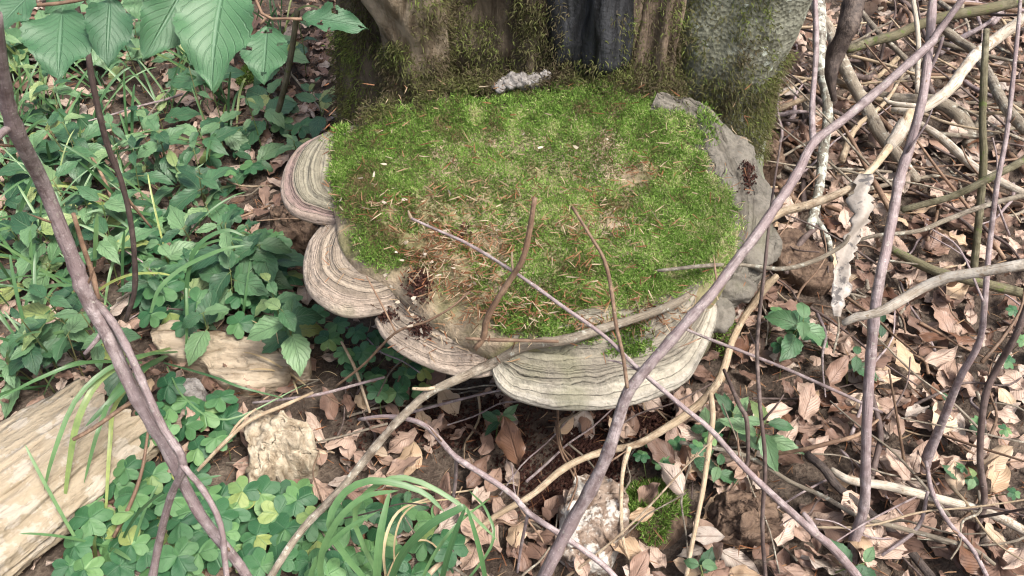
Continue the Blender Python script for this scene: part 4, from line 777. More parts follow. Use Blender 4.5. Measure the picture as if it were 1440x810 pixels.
stick('twig', 'slim grey crooked twig at the top right corner of the trunk gap', GR, [(1208, 12, .1, 8), (1240, 50, .09, 8), (1275, 88, .08, 8), (1294, 132, .06, 7)], (), .1, .1, .002)
stick('twig', 'pale upright stick behind the straight sapling top', WH, [(1284, -10, .22, 7), (1292, 60, .16, 7), (1291, 130, .09, 7)], (), .1, .08, .002)
stick('branch', 'thick pale broken branch jutting in from the right edge over the litter', WH, [(1480, 362, .5, 19), (1440, 372, .49, 18), (1380, 382, .47, 16), (1332, 390, .455, 17), (1295, 406, .44, 16), (1262, 426, .43, 17), (1235, 440, .42, 15), (1205, 446, .41, 14), (1185, 455, .4, 10)], (), .0, .16, .001)
stick('branch', 'olive-grey branch lying behind the thick pale broken one', GN, [(1252, 350, .05, 12), (1285, 368, .06, 14), (1320, 384, .07, 14), (1380, 400, .08, 15), (1450, 416, .09, 16)], (), .0, .14, .002)
stick('sapling', 'slender purple-grey sapling rooted in the right litter', PU, [(1296, 668, .0, 20), (1302, 650, .03, 17), (1320, 602, .1, 13), (1350, 530, .2, 11), (1378, 480, .26, 10), (1384, 420, .32, 9), (1391, 340, .38, 8), (1402, 265, .44, 8), (1418, 180, .5, 7), (1430, 60, .58, 6), (1436, -10, .62, 5)], [('side_shoot', PU, [(1384, 425, .32, 4), (1350, 350, .36, 3), (1310, 322, .38, 2)])], .1, .06)
stick('twig', 'dark grey jagged twig rising at the right edge', DK, [(1374, 745, .02, 9), (1384, 700, .06, 10), (1378, 640, .12, 10), (1385, 560, .2, 10), (1402, 518, .24, 10), (1428, 472, .3, 10), (1450, 415, .35, 10)], (), .12, .1)
stick('twig', 'thin dark vertical shoot in front of the green-leaved clump', DK, [(1078, 830, .03, 6), (1072, 740, .12, 6), (1076, 650, .2, 6), (1068, 560, .27, 6), (1065, 480, .32, 6), (1075, 380, .4, 5), (1085, 285, .46, 4), (1098, 200, .5, 3)], [('side_shoot', DK, [(1074, 590, .25, 4), (1092, 570, .27, 3), (1102, 555, .28, 2)])], .15, .06)
stick('twig', 'thin grey twig touching the fungus edge above the zigzag stick', GR, [(925, 380, 'f.02', 5), (985, 374, 'f.03', 6), (1040, 372, .32, 6), (1100, 378, .32, 7), (1150, 366, .33, 7), (1185, 345, .34, 7), (1195, 330, .35, 5)], (), .1, .08, .001)
stick('twig', 'very thin purple twig slanting below the five-leaved green seedling', PU, [(958, 462, .33, 4), (1010, 482, .3, 5), (1060, 500, .27, 5), (1130, 530, .22, 5), (1200, 562, .16, 5), (1240, 580, .12, 4)], (), .15, .05)
stick('twig', 'level grey twig passing behind the straight sapling at mid height', GR, [(1180, 350, .28, 5), (1225, 333, .3, 6), (1290, 325, .3, 7), (1330, 310, .3, 8), (1385, 290, .3, 8), (1450, 272, .3, 8)], (), .1, .1, .001)
stick('branch', 'smooth light grey stick lying at the lower right', WH, [(1170, 660, .04, 10), (1200, 678, .045, 13), (1260, 686, .045, 14), (1340, 706, .04, 14), (1400, 726, .035, 14), (1460, 755, .03, 14)], (), .0, .1, .002)
stick('branch', 'blackish wet stick lying diagonally at the lower right', BK, [(1132, 638, .05, 12), (1160, 660, .05, 14), (1180, 685, .04, 13), (1222, 720, .03, 14), (1262, 755, .025, 14), (1312, 815, .02, 14)], (), .0, .1, .002)
stick('twig', 'long thin pale stick crossing under the straight sapling foot', GR, [(955, 622, .06, 6), (1010, 632, .06, 7), (1060, 645, .06, 7), (1110, 675, .06, 7), (1160, 697, .06, 7), (1210, 728, .06, 7), (1280, 746, .055, 8), (1360, 768, .05, 7), (1400, 795, .04, 6)], (), .08, .1, .002)
stick('twig', 'dark lichened twig hugging the straight sapling stem', DK, [(1222, 540, .12, 7), (1238, 605, .08, 9), (1232, 645, .05, 9), (1220, 690, .02, 9)], (), .1, .12)
stick('twig', 'arched dark twig over the green-leaved clump', DK, [(1018, 520, .2, 5), (1040, 570, .2, 7), (1050, 590, .19, 7), (1052, 640, .14, 6), (1048, 660, .12, 5)], (), .1, .06)
stick('twig', 'dark thin twig bowed across the lower right behind the long purple twig', BR, [(1085, 640, .06, 5), (1130, 632, .09, 6), (1170, 622, .11, 7), (1205, 612, .12, 6), (1235, 590, .13, 4)], (), .1, .06)
stick('twig', 'slanting purple-brown twig at the bottom right corner', PU, [(1300, 650, .08, 6), (1310, 690, .1, 7), (1335, 735, .1, 7), (1365, 770, .09, 7), (1390, 815, .07, 7)], [('side_shoot', PU, [(1306, 690, .1, 5), (1290, 740, .06, 6), (1240, 780, .03, 5)])], .1, .06)
stick('twig', 'thin brown upright twig left of the straight sapling', BR, [(1250, 520, .2, 3), (1262, 590, .12, 4), (1270, 640, .06, 5), (1272, 665, .02, 5)], (), .1, .06)
stick('twig', 'moss-flecked stem beside the trunk foot among the left plants', GN, [(418, 15, .3, 9), (412, 60, .24, 9), (403, 110, .16, 9), (393, 150, .08, 9), (385, 180, .02, 10)], (), .05, .1)
stick('twig', 'thin brown twig crossing the log end beneath the left sapling', BR, [(205, 553, .22, 7), (170, 575, .2, 7), (135, 600, .19, 7), (103, 618, .18, 6)], (), .1, .06)
stick('twig', 'curved dark twig in the sorrel under the left sapling', BR, [(208, 608, .12, 4), (200, 660, .1, 5), (185, 705, .08, 6), (160, 755, .05, 6)], (), .1, .1)
stick('twig', 'straw-coloured forked dead stalk lying above the flaky chunk', PA, [(278, 662, .06, 5), (310, 628, .08, 6), (350, 592, .1, 7), (395, 572, .11, 6), (440, 552, .11, 4)], [('side_shoot', PA, [(318, 622, .08, 4), (335, 595, .1, 4), (360, 575, .11, 3)])], .1, .06)
for k, (a, b, c, lab) in enumerate([((120, 205, .1), (150, 260, .08), (160, 300, .04), 'thin brown twig upright in the shaded plants behind the left sapling'), ((45, 215, .04), (80, 175, .06), (115, 130, .08), 'thin brown twig slanting behind the left sapling'), ((480, 480, .1), (500, 520, .08), (520, 580, .06), 'thin pale grass stalk hanging below the tan lobe'), ((355, 565, .05), (450, 555, .09), (540, 530, .1), 'thin purple twig passing under the left of the fungus')]):
    stick('twig', lab, [BR, BR, PA, PU][k], [(*a, 4), (*b, 5), (*c, 4)], (), .1, .06)
# hanging strip of peeled bark
def strip():
    pts = [(1218, 245, .385, 20), (1212, 272, .38, 34), (1214, 300, .36, 38), (1204, 325, .34, 24), (1190, 348, .32, 28), (1184, 378, .3, 26), (1182, 410, .28, 24), (1178, 445, .26, 12)]
    P = np.array([P3(q) for q in pts]); D = proj(P)[2]; W = np.array([q[3] for q in pts]) * D / FPX; n = 50; C = crom(P, n); w_ = np.interp(np.linspace(0, 1, n), np.linspace(0, 1, len(W)), W)
    rows = []; ku = 12
    for i in range(n):
        x = np.linspace(-1, 1, ku); dpt = .45 * np.sin(2.4 * x + i * .16) + .25 * np.sin(i * .5 + x)
        e = 1 + .5 * np.abs(x) ** 2 * vn(np.stack([np.full(ku, i * .7), np.sign(x) * 3, x * 0], 1), 4)
        rows.append(C[i] + np.stack([x * e, -dpt * .6, dpt * .5], 1) * w_[i] * .42)
    V = np.concatenate(rows); V += .0012 * np.stack([fbm(V * 60 + k * 3, 3, k) for k in range(3)], 1); b = V[np.argmin(V[:, 2])]
    o = link('bark_strip', mesh_np('bark_strip', V - b, gridF(n, ku, False), mat=MAT['papery_bark']), None, b, 'curled whitish strip of peeled bark hanging from the broken pale branch', 'bark')
    m = o.modifiers.new('thick', 'SOLIDIFY'); m.thickness = .0008
strip()
# many small sticks on the litter
def small_sticks():
    r = random.Random(21)
    zones = [((1060, 0, 1440, 280), 'thin dry twig in the tangle on the upper right ground', 130, (3, 11)), ((1040, 280, 1440, 560), 'thin dry twig on the leaf litter right of the fungus', 45, (2, 6)), ((900, 560, 1440, 810), 'thin dry twig on the lower right leaf litter', 50, (2, 6)), ((430, 520, 900, 800), 'thin dry twig on the bare ground below the fungus', 45, (2, 5)), ((200, 130, 480, 480), 'thin dry stalk between the plants left of the fungus', 24, (2, 4))]
    for (x0, y0, x1, y1), lab, k, (w0, w1) in zones:
        for _ in range(k):
            px, py = r.uniform(x0, x1), r.uniform(y0, y1); p = ong(px, py)
            if not free(p[0], p[1]): continue
            a = r.uniform(0, 6.28); L = r.uniform(.05, .24) * (1.9 if y0 == 0 else 1.15); d = np.array([math.cos(a), math.sin(a)]); h = r.uniform(.015, .05); sl = r.gauss(0, .06); n = 5; P = []
            for i in range(n):
                t = i / (n - 1) - .5; q = p[:2] + d * L * t + np.array([-d[1], d[0]]) * r.gauss(0, .006); P.append([q[0], q[1], max(gzf(q[0], q[1]) + .01, gzf(q[0], q[1]) + h + sl * (t + .5))])
            P = np.array(P); dep = proj(P)[2].mean(); R = np.linspace(r.uniform(w0, w1), 2, n) * dep / FPX / 2; _seed[0] += 1
            V, F = tube(P, R, 6, 14, .15, _seed[0], .1); b = P[0]
            mt = r.choice([BR, PU, GR, DK, PA, BR, DK, GR])
            auto(link('dry_twig', mesh_np('dry_twig', V - b, F, mat=MAT[mt]), None, b, None, 'twig'), px, py, {BR: 'thin brown twig', PU: 'thin purplish twig', GR: 'thin grey twig', DK: 'thin dark twig', PA: 'thin pale twig'}[mt], lab.replace('twig', 'twigs').replace('stalk', 'stalks'))
small_sticks()
def litter_bits():
    r = np.random.default_rng(4); n = 16000; x = r.uniform(-1.4, 1.9, n); y = r.uniform(.3, 2.7, n); k = np.array([free(a, b) for a, b in zip(x, y)]); x, y = x[k], y[k]
    P = np.stack([x, y, gz(x, y) + r.uniform(.005, .03, len(x))], 1); a = r.uniform(0, 6.28, len(x)); N = np.stack([np.cos(a), np.sin(a), r.normal(size=len(x)) * .25], 1)
    moss_obj('litter_bits', P, N, .022, .0016, .15, r.uniform(0, .8, len(x)), 'needles', None, 0, 9, label='needles and bits of stalk sprinkled over the leaf litter', cat='litter')
litter_bits()

# ------------------------------------------------------------------ green plants
def align(base, tip, up, roll=0.0):
    y = Vector(tip - base); L = y.length; y.normalize(); u = Vector(up); x = y.cross(u); x.normalize(); z = x.cross(y)
    M = Matrix((x, y, z)).transposed().to_4x4(); return Matrix.Translation(Vector(base)) @ M @ Matrix.Rotation(roll, 4, 'Y'), L
LEAFS = {
 'ovate': [leafmesh('leaf', 'green_leaf', 1, .62, .38, 1.2, 15, 7, curl=c, bend=b, fold=.12, wave=.5, tooth=.06, cord=.05, seed=i, twist=t) for i, (c, b, t) in enumerate([(.3, -.5, .2), (.5, -.9, -.2), (.2, -.3, .1), (-.2, -1.1, .3)])],
 'lance': [leafmesh('leaf', 'green_leaf', 1, .42, .4, 1.3, 15, 7, curl=c, bend=b, fold=.15, wave=.4, tooth=.07, seed=i + 9, twist=t) for i, (c, b, t) in enumerate([(.3, -.6, .3), (.4, -1.0, -.3), (.2, -.3, .1)])],
 'beech': [leafmesh('leaf', 'beech_leaf', 1, .66, .46, .9, 33, 9, curl=c, bend=b, fold=.08, wave=.9, tooth=.035, seed=i + 20, twist=t) for i, (c, b, t) in enumerate([(.4, -.35, .1), (.6, -.5, -.15), (.25, -.2, .15)])]}
def bitten(me, seed, n=3):
    import bmesh
    c = me.copy(); bm = bmesh.new(); bm.from_mesh(c); r = random.Random(seed); bm.faces.ensure_lookup_table(); kill = set()
    for _ in range(n):
        f = r.choice(bm.faces[:]); kill.add(f)
        for e in f.edges:
            for g_ in e.link_faces:
                if r.random() < .6: kill.add(g_)
    bmesh.ops.delete(bm, geom=list(kill), context='FACES'); bm.to_mesh(c); bm.free(); return c
def heart():
    # obcordate sorrel leaflet, notch at the tip, folded along its middle
    v = np.linspace(0, 1, 8); u = np.linspace(-1, 1, 7); U, Vv = np.meshgrid(u, v)
    wd = np.sin(np.clip(Vv, 0, 1) ** .75 * np.pi * .62) ; X = U * wd * .60; Y = Vv * (.86 + .16 * np.sin(np.abs(U) * np.pi * .62) - .10 * (1 - np.abs(U)) - .22 * np.abs(U) ** 5)
    Z = -.28 * np.abs(X) - .18 * Y ** 2 + .03 * np.sin(U * 5 + Vv * 4)
    return np.stack([X.ravel(), Y.ravel(), Z.ravel()], 1), gridF(8, 7, False), np.stack([(U.ravel() + 1) / 2, Vv.ravel()], 1)
_hv = heart(); HEART = mesh_np('leaflet', _hv[0], _hv[1], True, uv=_hv[2], mat=MAT['sorrel_leaf'])
_v, _f = tube(np.array([(0, -.14, -.02), (0, -.05, 0), (0, .03, 0)]), [.018, .016, .012], 5, 5, 0); PETIOLE = mesh_np('petiole', _v, _f, mat=MAT['green_stalk'])
def stem_mesh(name, pts, r, mat='green_stalk'):
    V, F = tube(np.array(pts), np.linspace(r, r * .7, len(pts)), 5, 8, 0); return mesh_np(name, V, F, mat=MAT[mat])
def sorrel(px, py, h, wpx, label, group, r):
    top = ong(px, py, h); dep = float(proj(top)[2][0]); s = wpx * dep / FPX / 2 * 1.05
    bx, by = top[0] + r.gauss(0, .012), top[1] + r.gauss(0, .012); b = np.array([bx, by, gzf(bx, by)])
    t = empty('wood_sorrel', b, label, 'plant', group); d = top - b
    link('stem', stem_mesh('stem', [np.zeros(3), d * .5 + [r.gauss(0, .004), r.gauss(0, .004), 0], d], .0007), t)
    a0 = r.uniform(0, 6.28); tl = Matrix.Rotation(r.uniform(-.1, .45), 4, 'X') @ Matrix.Rotation(r.gauss(0, .2), 4, 'Y')
    for k in range(3):
        o = link('leaflet', HEART, t); o.matrix_local = Matrix.Translation(Vector(d)) @ tl @ Matrix.Rotation(a0 + k * 2.094 + r.gauss(0, .08), 4, 'Z') @ Matrix.Rotation(r.uniform(-.25, .2), 4, 'X') @ Matrix.Scale(s * r.uniform(.92, 1.08), 4)
    return t
def herb(px, py, h, lpx, label, group, r, pairs=3, kind='ovate', tiltcam=.25, yaw=None):
    top = ong(px, py, h); dep = float(proj(top)[2][0]); s = lpx * dep / FPX
    bx, by = top[0] + r.gauss(0, .01), top[1] + r.gauss(0, .015); b = np.array([bx, by, gzf(bx, by)]); d = top - b
    t = empty('woodland_herb', b, label, 'plant', group)
    link('stem', stem_mesh('stem', [np.zeros(3), d * .5 + [r.gauss(0, .004), r.gauss(0, .004), 0], d], .0013), t)
    a = r.uniform(0, 6.28) if yaw is None else yaw
    for k in range(pairs):
        f = 1 - k * .28 / max(1, pairs - 1) * 1.2; q = d * max(.25, f); sz = s * (.62 + .38 * min(1, k / max(1, pairs - 1) + .3 * (pairs == 1) + (.2 if k else 0)))
        for sd in (0, math.pi):
            ang = a + k * 1.45 + sd + r.gauss(0, .2); M = Matrix.Translation(Vector(q)) @ Matrix.Rotation(tiltcam, 4, 'X') @ Matrix.Rotation(ang, 4, 'Z') @ Matrix.Rotation(r.uniform(-.1, .35), 4, 'X') @ Matrix.Translation((0, sz * .12, 0)) @ Matrix.Rotation(r.gauss(0, .2), 4, 'Y') @ Matrix.Scale(sz * r.uniform(.85, 1.15), 4)
            o = link('leaf', r.choice(LEAFS[kind]), t); o.matrix_local = M; link('petiole', PETIOLE, o)
    return t
R_ = random.Random(77)
# traced plants with a look of their own
for (px, py, h, l, pr, kd, lab) in [
    (248, 238, .10, 62, 2, 'lance', 'four-leaved dark green herb under the overhanging beech leaves'),
    (222, 200, .10, 40, 3, 'lance', 'small serrated herb just behind the four-leaved herb'),
    (70, 415, .14, 62, 2, 'ovate', 'broad-leaved pale green herb at the left edge behind the sapling'),
    (35, 470, .13, 58, 3, 'ovate', 'dew-speckled pale herb low at the left edge'),
    (95, 470, .12, 60, 1, 'ovate', 'herb with two broad pointed leaves beside the left sapling'),
    (290, 290, .10, 62, 1, 'ovate', 'pair of smooth oval leaves left of the pink-rimmed lobe'),
    (340, 360, .10, 62, 2, 'ovate', 'broad oval-leaved herb beside the tan lobe'),
    (45, 315, .12, 60, 3, 'ovate', 'leafy herb at the left edge above the broad-leaved one'),
    (150, 330, .10, 55, 2, 'ovate', 'broad-leaved herb between the sapling and the dark hanging twig'),
    (285, 440, .10, 58, 2, 'ovate', 'insect-eaten mottled herb over the flat pale slab'),
    (410, 455, .08, 46, 2, 'ovate', 'shaded herb right under the tan lobe'),
    (706, 585, .05, 34, 3, 'lance', 'small dark herb directly under the fungus front lobe'),
    (1130, 450, .10, 52, 3, 'ovate', 'bright green five-leaved seedling in the litter right of the fungus'),
    (1205, 500, .06, 34, 2, 'ovate', 'small green seedling at the straight sapling stem'),
    (1240, 455, .05, 26, 1, 'ovate', 'tiny green seedling just behind the straight sapling stem'),
    (1075, 595, .10, 62, 3, 'lance', 'large-leaved green herb of the clump below the fungus corner'),
    (1030, 580, .09, 50, 3, 'lance', 'middle herb of the green clump below the fungus corner'),
    (995, 600, .06, 36, 2, 'ovate', 'smaller left herb of the green clump below the fungus corner'),
    (1010, 655, .05, 34, 2, 'ovate', 'low herb in front of the green clump'),
    (985, 795, .06, 42, 2, 'ovate', 'bright herb at the bottom edge below the decayed stub'),
    (1215, 792, .06, 48, 2, 'ovate', 'bright herb at the bottom edge beside the straight sapling foot'),
    (1368, 672, .05, 30, 2, 'ovate', 'small herb beside the dark jagged twig'),
    (1330, 565, .05, 24, 2, 'ovate', 'tiny herb behind the slender sapling foot'),
    (1100, 20, .05, 24, 2, 'ovate', 'tiny herb in the gap right of the trunk'),
    (575, 690, .06, 26, 2, 'ovate', 'small pale herb behind the front grass')]:
    herb(px, py, h, l, lab, None, R_, pr, kd)
def fill_plants():
    r = random.Random(5)
    zones = [([(0, 20), (440, 20), (450, 150), (380, 260), (400, 330), (200, 330), (0, 250)], 62, 'herb', (24, 66), 'leafy green herb in the shaded undergrowth at upper left', 18),
             ([(0, 230), (200, 260), (400, 330), (410, 440), (240, 450), (120, 500), (0, 560)], 27, 'herb', (36, 74), 'broad-leaved herb in the undergrowth left of the fungus', 30),
             ([(110, 690), (190, 640), (340, 690), (440, 690), (450, 800), (90, 810)], 56, 'sorrel', (44, 60), 'wood sorrel sprig in the bright patch at the bottom left', 22),
             ([(190, 330), (400, 330), (425, 470), (400, 500), (200, 450)], 30, 'sorrel', (38, 54), 'wood sorrel sprig in the bank left of the tan lobe', 26),
             ([(340, 120), (440, 140), (400, 250), (340, 300), (200, 320)], 12, 'sorrel', (26, 40), 'wood sorrel sprig in the shade by the trunk foot', 26),
             ([(230, 540), (330, 560), (340, 620), (260, 640), (180, 620)], 12, 'sorrel', (40, 52), 'wood sorrel sprig beside the log end', 26),
             ([(430, 430), (500, 450), (600, 520), (590, 560), (520, 560)], 16, 'sorrel', (28, 40), 'wood sorrel sprig under the front lobes of the fungus', 24),
             ([(400, 690), (640, 720), (640, 810), (400, 810)], 20, 'sorrel', (46, 60), 'wood sorrel sprig among the front grass blades', 30),
             ([(1090, 420), (1150, 470), (1100, 500)], 4, 'sorrel', (24, 32), 'wood sorrel sprig beside the five-leaved seedling', 14),
             ([(1330, 540), (1440, 420), (1440, 700), (1340, 790)], 7, 'sorrel', (18, 26), 'tiny wood sorrel sprig in the right litter', 30),
             ([(880, 620), (1010, 600), (1010, 660), (900, 650)], 6, 'sorrel', (22, 32), 'tiny wood sorrel sprig beside the sawdust hollow', 22)]
    for poly, n, kind, (a, b), lab, sep in zones:
        pts = []; tries = 0; xs = [p[0] for p in poly]; ys = [p[1] for p in poly]
        while len(pts) < n and tries < 6000:
            tries += 1; x, y = r.uniform(min(xs), max(xs)), r.uniform(min(ys), max(ys))
            if not inpoly(np.array([x]), np.array([y]), poly)[0] or any((x - u) ** 2 + (y - v) ** 2 < sep * sep for u, v in pts): continue
            if 345 < x < 440 and 575 < y < 690: continue
            if 250 < x < 410 and 455 < y < 540: continue
            p = ong(x, y, .05)
            if not free(p[0], p[1]): continue
            pts.append((x, y))
            if kind == 'herb': auto(herb(x, y, r.uniform(.03, .17), r.uniform(a, b), '', None, r, r.choice([2, 2, 3]), kd := r.choice(['ovate', 'lance', 'lance'])), x, y, {'ovate': 'broad-leaved green herb', 'lance': 'narrow-leaved green herb'}[kd], lab.replace('herb', 'herbs'))
            else: auto(sorrel(x, y, r.uniform(.035, .075), r.uniform(a, b), '', None, r), x, y, 'three-leaflet wood sorrel sprig', lab.replace('sprig', 'sprigs'))
fill_plants()

# grass: every blade a part of its tuft
def blade_mesh(P, W, name='blade', mat='grass_blade', fold=.25):
    n = 16; C = crom(P, n); T = np.gradient(C, axis=0); T /= np.linalg.norm(T, axis=1)[:, None] + 1e-9
    S = np.cross(T, CAM - C + [0, 0, .6]); S /= np.linalg.norm(S, axis=1)[:, None] + 1e-9; N = np.cross(S, T)
    w_ = W * np.sin(np.clip(np.linspace(.12, 1.0, n), 0, 1) * np.pi * .97) ** .5 * .5; w_[-1] = W * .03
    V = np.stack([C - S * w_[:, None] + N * w_[:, None] * fold, C, C + S * w_[:, None] + N * w_[:, None] * fold], 1).reshape(-1, 3)
    uv = np.stack([np.tile([0, .5, 1], n), np.repeat(np.linspace(0, 1, n), 3)], 1); return V, gridF(n, 3, False), uv
def tuft(label, blades, mat='grass_blade', group=None, name='grass_tuft'):
    P0 = P3(blades[0][0][0]); b = np.array([P0[0], P0[1], gzf(P0[0], P0[1])]); t = empty(name, b, label, 'grass', group)
    for pts, wpx in blades:
        P = np.array([P3(q) for q in pts]); W = .68 * wpx * proj(P)[2].mean() / FPX; V, F, uv = blade_mesh(P, W)
        link('blade', mesh_np('blade', V - b, F, True, uv=uv, mat=MAT[mat]), t)
    return t
tuft('broad-bladed grass tussock arching at the bottom centre', [
    ([(560, 860, .02), (500, 740, .12), (520, 690, .17), (570, 672, .18), (640, 705, .16), (700, 760, .12)], 12),
    ([(555, 860, .02), (470, 760, .14), (475, 705, .18), (520, 676, .2), (590, 690, .19), (625, 720, .17)], 15),
    ([(540, 860, .02), (560, 790, .12), (600, 742, .18), (645, 716, .2), (655, 712, .2)], 17),
    ([(610, 870, .02), (625, 800, .12), (640, 750, .17), (655, 712, .2)], 12), ([(690, 870, .02), (680, 800, .12), (668, 750, .17), (656, 712, .2)], 10),
    ([(525, 870, .02), (530, 810, .1), (535, 750, .15), (548, 690, .18)], 17), ([(470, 870, .02), (450, 800, .12), (470, 740, .18), (510, 700, .21), (560, 690, .22)], 14),
    ([(430, 880, .02), (440, 800, .12), (480, 750, .16), (530, 720, .18)], 11), ([(580, 870, .02), (600, 800, .1), (640, 740, .14), (690, 700, .12)], 7), ([(620, 860, .02), (690, 770, .1), (685, 720, .12), (660, 690, .12)], 6)])
tuft('thin dry curled grass blades in the bottom centre tussock', [([(545, 830, .03), (540, 770, .1), (560, 720, .12), (610, 698, .12)], 6), ([(560, 840, .03), (555, 760, .1), (580, 712, .12), (650, 700, .12)], 4), ([(530, 850, .03), (560, 780, .08), (600, 760, .08), (640, 800, .04)], 4)], 'straw_blade')
tuft('drooping wide grass blades over the log end', [
    ([(240, 490, .05), (190, 505, .16), (140, 535, .19), (110, 590, .17), (98, 650, .12), (90, 710, .06)], 13),
    ([(250, 495, .05), (200, 500, .17), (150, 520, .2), (105, 565, .19), (75, 640, .15), (62, 690, .1)], 10),
    ([(235, 500, .05), (200, 520, .12), (160, 560, .14), (120, 600, .13)], 14), ([(230, 505, .05), (170, 540, .12), (140, 600, .14), (118, 680, .08)], 9),
    ([(220, 505, .05), (165, 565, .1), (155, 620, .1), (148, 735, .03)], 9), ([(200, 510, .05), (120, 510, .14), (60, 530, .15), (0, 560, .13)], 8),
    ([(230, 510, .05), (300, 530, .12), (340, 545, .13), (400, 560, .1)], 5), ([(235, 515, .05), (260, 560, .1), (320, 590, .1), (430, 540, .1)], 4)])
tuft('arching grass blades curling down to the sorrel left of the tan lobe', [
    ([(265, 470, .03), (262, 410, .12), (275, 350, .19), (315, 324, .21), (345, 332, .2)], 9), ([(212, 440, .12), (225, 405, .15), (260, 375, .17), (310, 352, .19), (345, 345, .19)], 9),
    ([(262, 500, .03), (263, 440, .1), (262, 385, .14)], 6), ([(340, 455, .03), (345, 420, .08), (352, 365, .13)], 5), ([(133, 375, .05), (135, 330, .12), (137, 300, .16)], 9)])
def grass_fill():
    r = random.Random(31)
    for (px, py, n, lab) in [(30, 200, 16, 'dense fine grass tuft at the upper left edge behind the sapling'), (70, 170, 14, 'fine grass tuft under the overhanging beech leaves'), (20, 270, 14, 'fine grass tuft at the left edge level with the pink-rimmed lobe'), (60, 530, 16, 'grass tuft behind the pale log'), (15, 520, 12, 'grass tuft at the left edge above the log'), (120, 200, 10, 'grass tuft beside the dark hanging twig'), (150, 140, 8, 'slender grass tuft behind the overhanging leaves'), (10, 350, 9, 'grass tuft at the left edge beside the leafy herb'), (290, 110, 8, 'thin grass wisps in the shade left of the trunk'), (100, 265, 10, 'grass tuft behind the left sapling bend'), (200, 60, 12, 'grass tuft in the shade under the largest beech leaf'), (330, 40, 10, 'grass tuft at the top edge left of the trunk'), (45, 110, 14, 'tall grass tuft behind the corner beech leaves'), (240, 160, 9, 'loose grass tuft behind the four-leaved herb'), (180, 250, 8, 'sparse grass tuft between hanging twig and four-leaved herb'), (60, 370, 8, 'sparse grass tuft above the broad-leaved pale herb'), (20, 140, 16, 'tall grass tuft in the left corner beside the sapling'), (90, 320, 8, 'fine grass blades between sapling and leafy herb'), (140, 440, 10, 'fine grass blades behind the crossing sapling stems'), (230, 390, 8, 'fine grass blades in the sorrel bank'), (320, 200, 8, 'fine grass blades beside the pink-rimmed lobe'), (390, 60, 9, 'fine grass blades by the half-eaten leaf'), (15, 60, 14, 'grass tuft beside the sapling top in the left corner'), (130, 90, 10, 'grass tuft between the corner leaves and hanging twig'), (260, 330, 9, 'grass tuft beside the smooth oval leaves'), (20, 430, 10, 'grass tuft at the left edge above the dew-speckled herb'), (110, 380, 8, 'grass tuft hugging the left sapling stem'), (310, 150, 8, 'grass tuft by the small olive moss cushion'), (200, 300, 9, 'grass tuft at the foot of the hanging twig'), (270, 30, 9, 'fine grass blades behind the largest beech leaf'),  (430, 520, 7, 'thin pale stalks under the tan lobe'), (150, 790, 8, 'thin grass in the bottom left sorrel patch')]:
        bl = []
        b = ong(px, py)
        t = empty('grass_tuft', b, lab, 'grass'); pale = 'pale stalks' in lab
        for _ in range(n):
            a = r.uniform(0, 6.28); L = r.uniform(.12, .26) * (.5 if pale else 1); sp = r.uniform(.25, 1.0); d = np.array([math.cos(a), math.sin(a), 0]); o = np.array([r.gauss(0, .02), r.gauss(0, .02), 0])
            P = np.array([o + d * L * sp * s_ + np.array([0, 0, L * (s_ - .62 * sp * s_ ** 2.2)]) for s_ in (0, .3, .6, .85, 1)])
            V, F, uv = blade_mesh(P + b, r.uniform(.0025, .006) * (.5 if pale else 1)); link('blade', mesh_np('blade', V - b, F, True, uv=uv, mat=MAT['straw_blade' if pale else 'grass_blade']), t)
grass_fill()

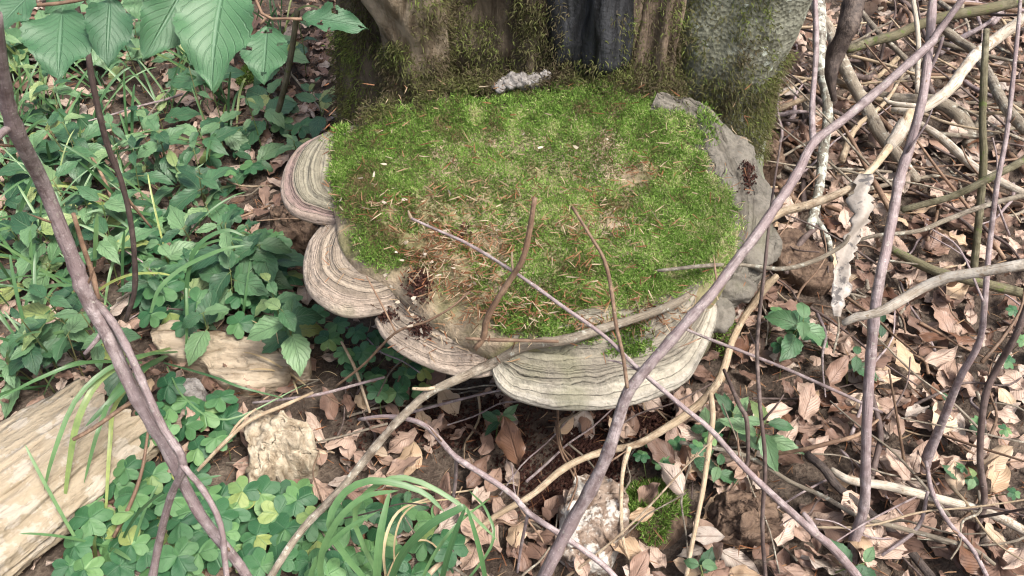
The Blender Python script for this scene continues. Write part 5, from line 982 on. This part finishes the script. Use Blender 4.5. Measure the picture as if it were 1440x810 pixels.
# ------------------------------------------------------------------ overhanging beech sprigs near the lens
def sprig(label, twigs, leaves):
    P0 = P3(twigs[0][0]); t = empty('beech_sprig', P0, label, 'branch'); b = np.array(P0)
    for pts in twigs:
        V, F, _ = stick_mesh('twig', 'twig_brown', pts, 7, .06, .12, 5); link('twig', mesh_np('twig', V - b, F, mat=MAT['twig_brown']), t)
    for i, (bx, by, tx, ty, d0, d1, wf, roll) in enumerate(leaves):
        B, Tp = atd(bx, by, d0), atd(tx, ty, d1); M, L = align(B - b, Tp - b, CAM - B + np.array([0, 0, .5]), roll)
        o = link('leaf', bitten(LEAFS['beech'][i % 3], i + len(leaves), 5) if len(leaves) == 2 else bitten(LEAFS['beech'][i % 3], i, 1) if i % 3 == 2 else LEAFS['beech'][i % 3], t); o.matrix_local = M @ Matrix.Diagonal((L * wf, L, L, 1))
        V, F = tube(np.array([B - b - (Tp - B) * .12 + [0, 0, .004], B - b, B - b + (Tp - B) * .05]), [.0008, .0008, .0006], 5, 6, 0); pt = link('petiole', mesh_np('petiole', V, F, mat=MAT['green_stalk']), o); pt.matrix_parent_inverse = o.matrix_local.inverted()
sprig('cluster of large green beech leaves hanging in the upper left corner', [[(-40, 10, 'd.62', 6), (90, 4, 'd.62', 6), (200, -22, 'd.62', 5), (330, -40, 'd.62', 5)]],
      [(88, 14, 77, 99, .63, .60, 1.25, .1), (155, -2, 150, 82, .63, .61, .95, -.2), (192, -30, 207, 32, .64, .63, 1.1, .3), (262, -22, 205, 80, .62, .60, .85, -.35), (318, -32, 284, 104, .62, .58, .98, .1), (45, -10, -8, 38, .62, .6, 1.0, .2), (120, -25, 60, 18, .64, .63, .9, -.2), (135, -30, 140, 22, .66, .65, .9, .2), (230, -40, 240, 10, .65, .64, 1., .1)])
sprig('thin beech twig with two small half-eaten leaves left of the trunk', [[(350, -30, 'd.68', 5), (362, 5, 'd.68', 5), (374, 25, 'd.68', 5), (400, 26, 'd.68', 4), (424, 27, 'd.68', 5)], [(374, 25, 'd.68', 4), (370, 30, 'd.68', 5), (366, 34, 'd.68', 3)]],
      [(376, 38, 367, 110, .68, .66, 1.2, .15), (426, 27, 514, 28, .68, .67, .75, -.15)])
auto_labels()
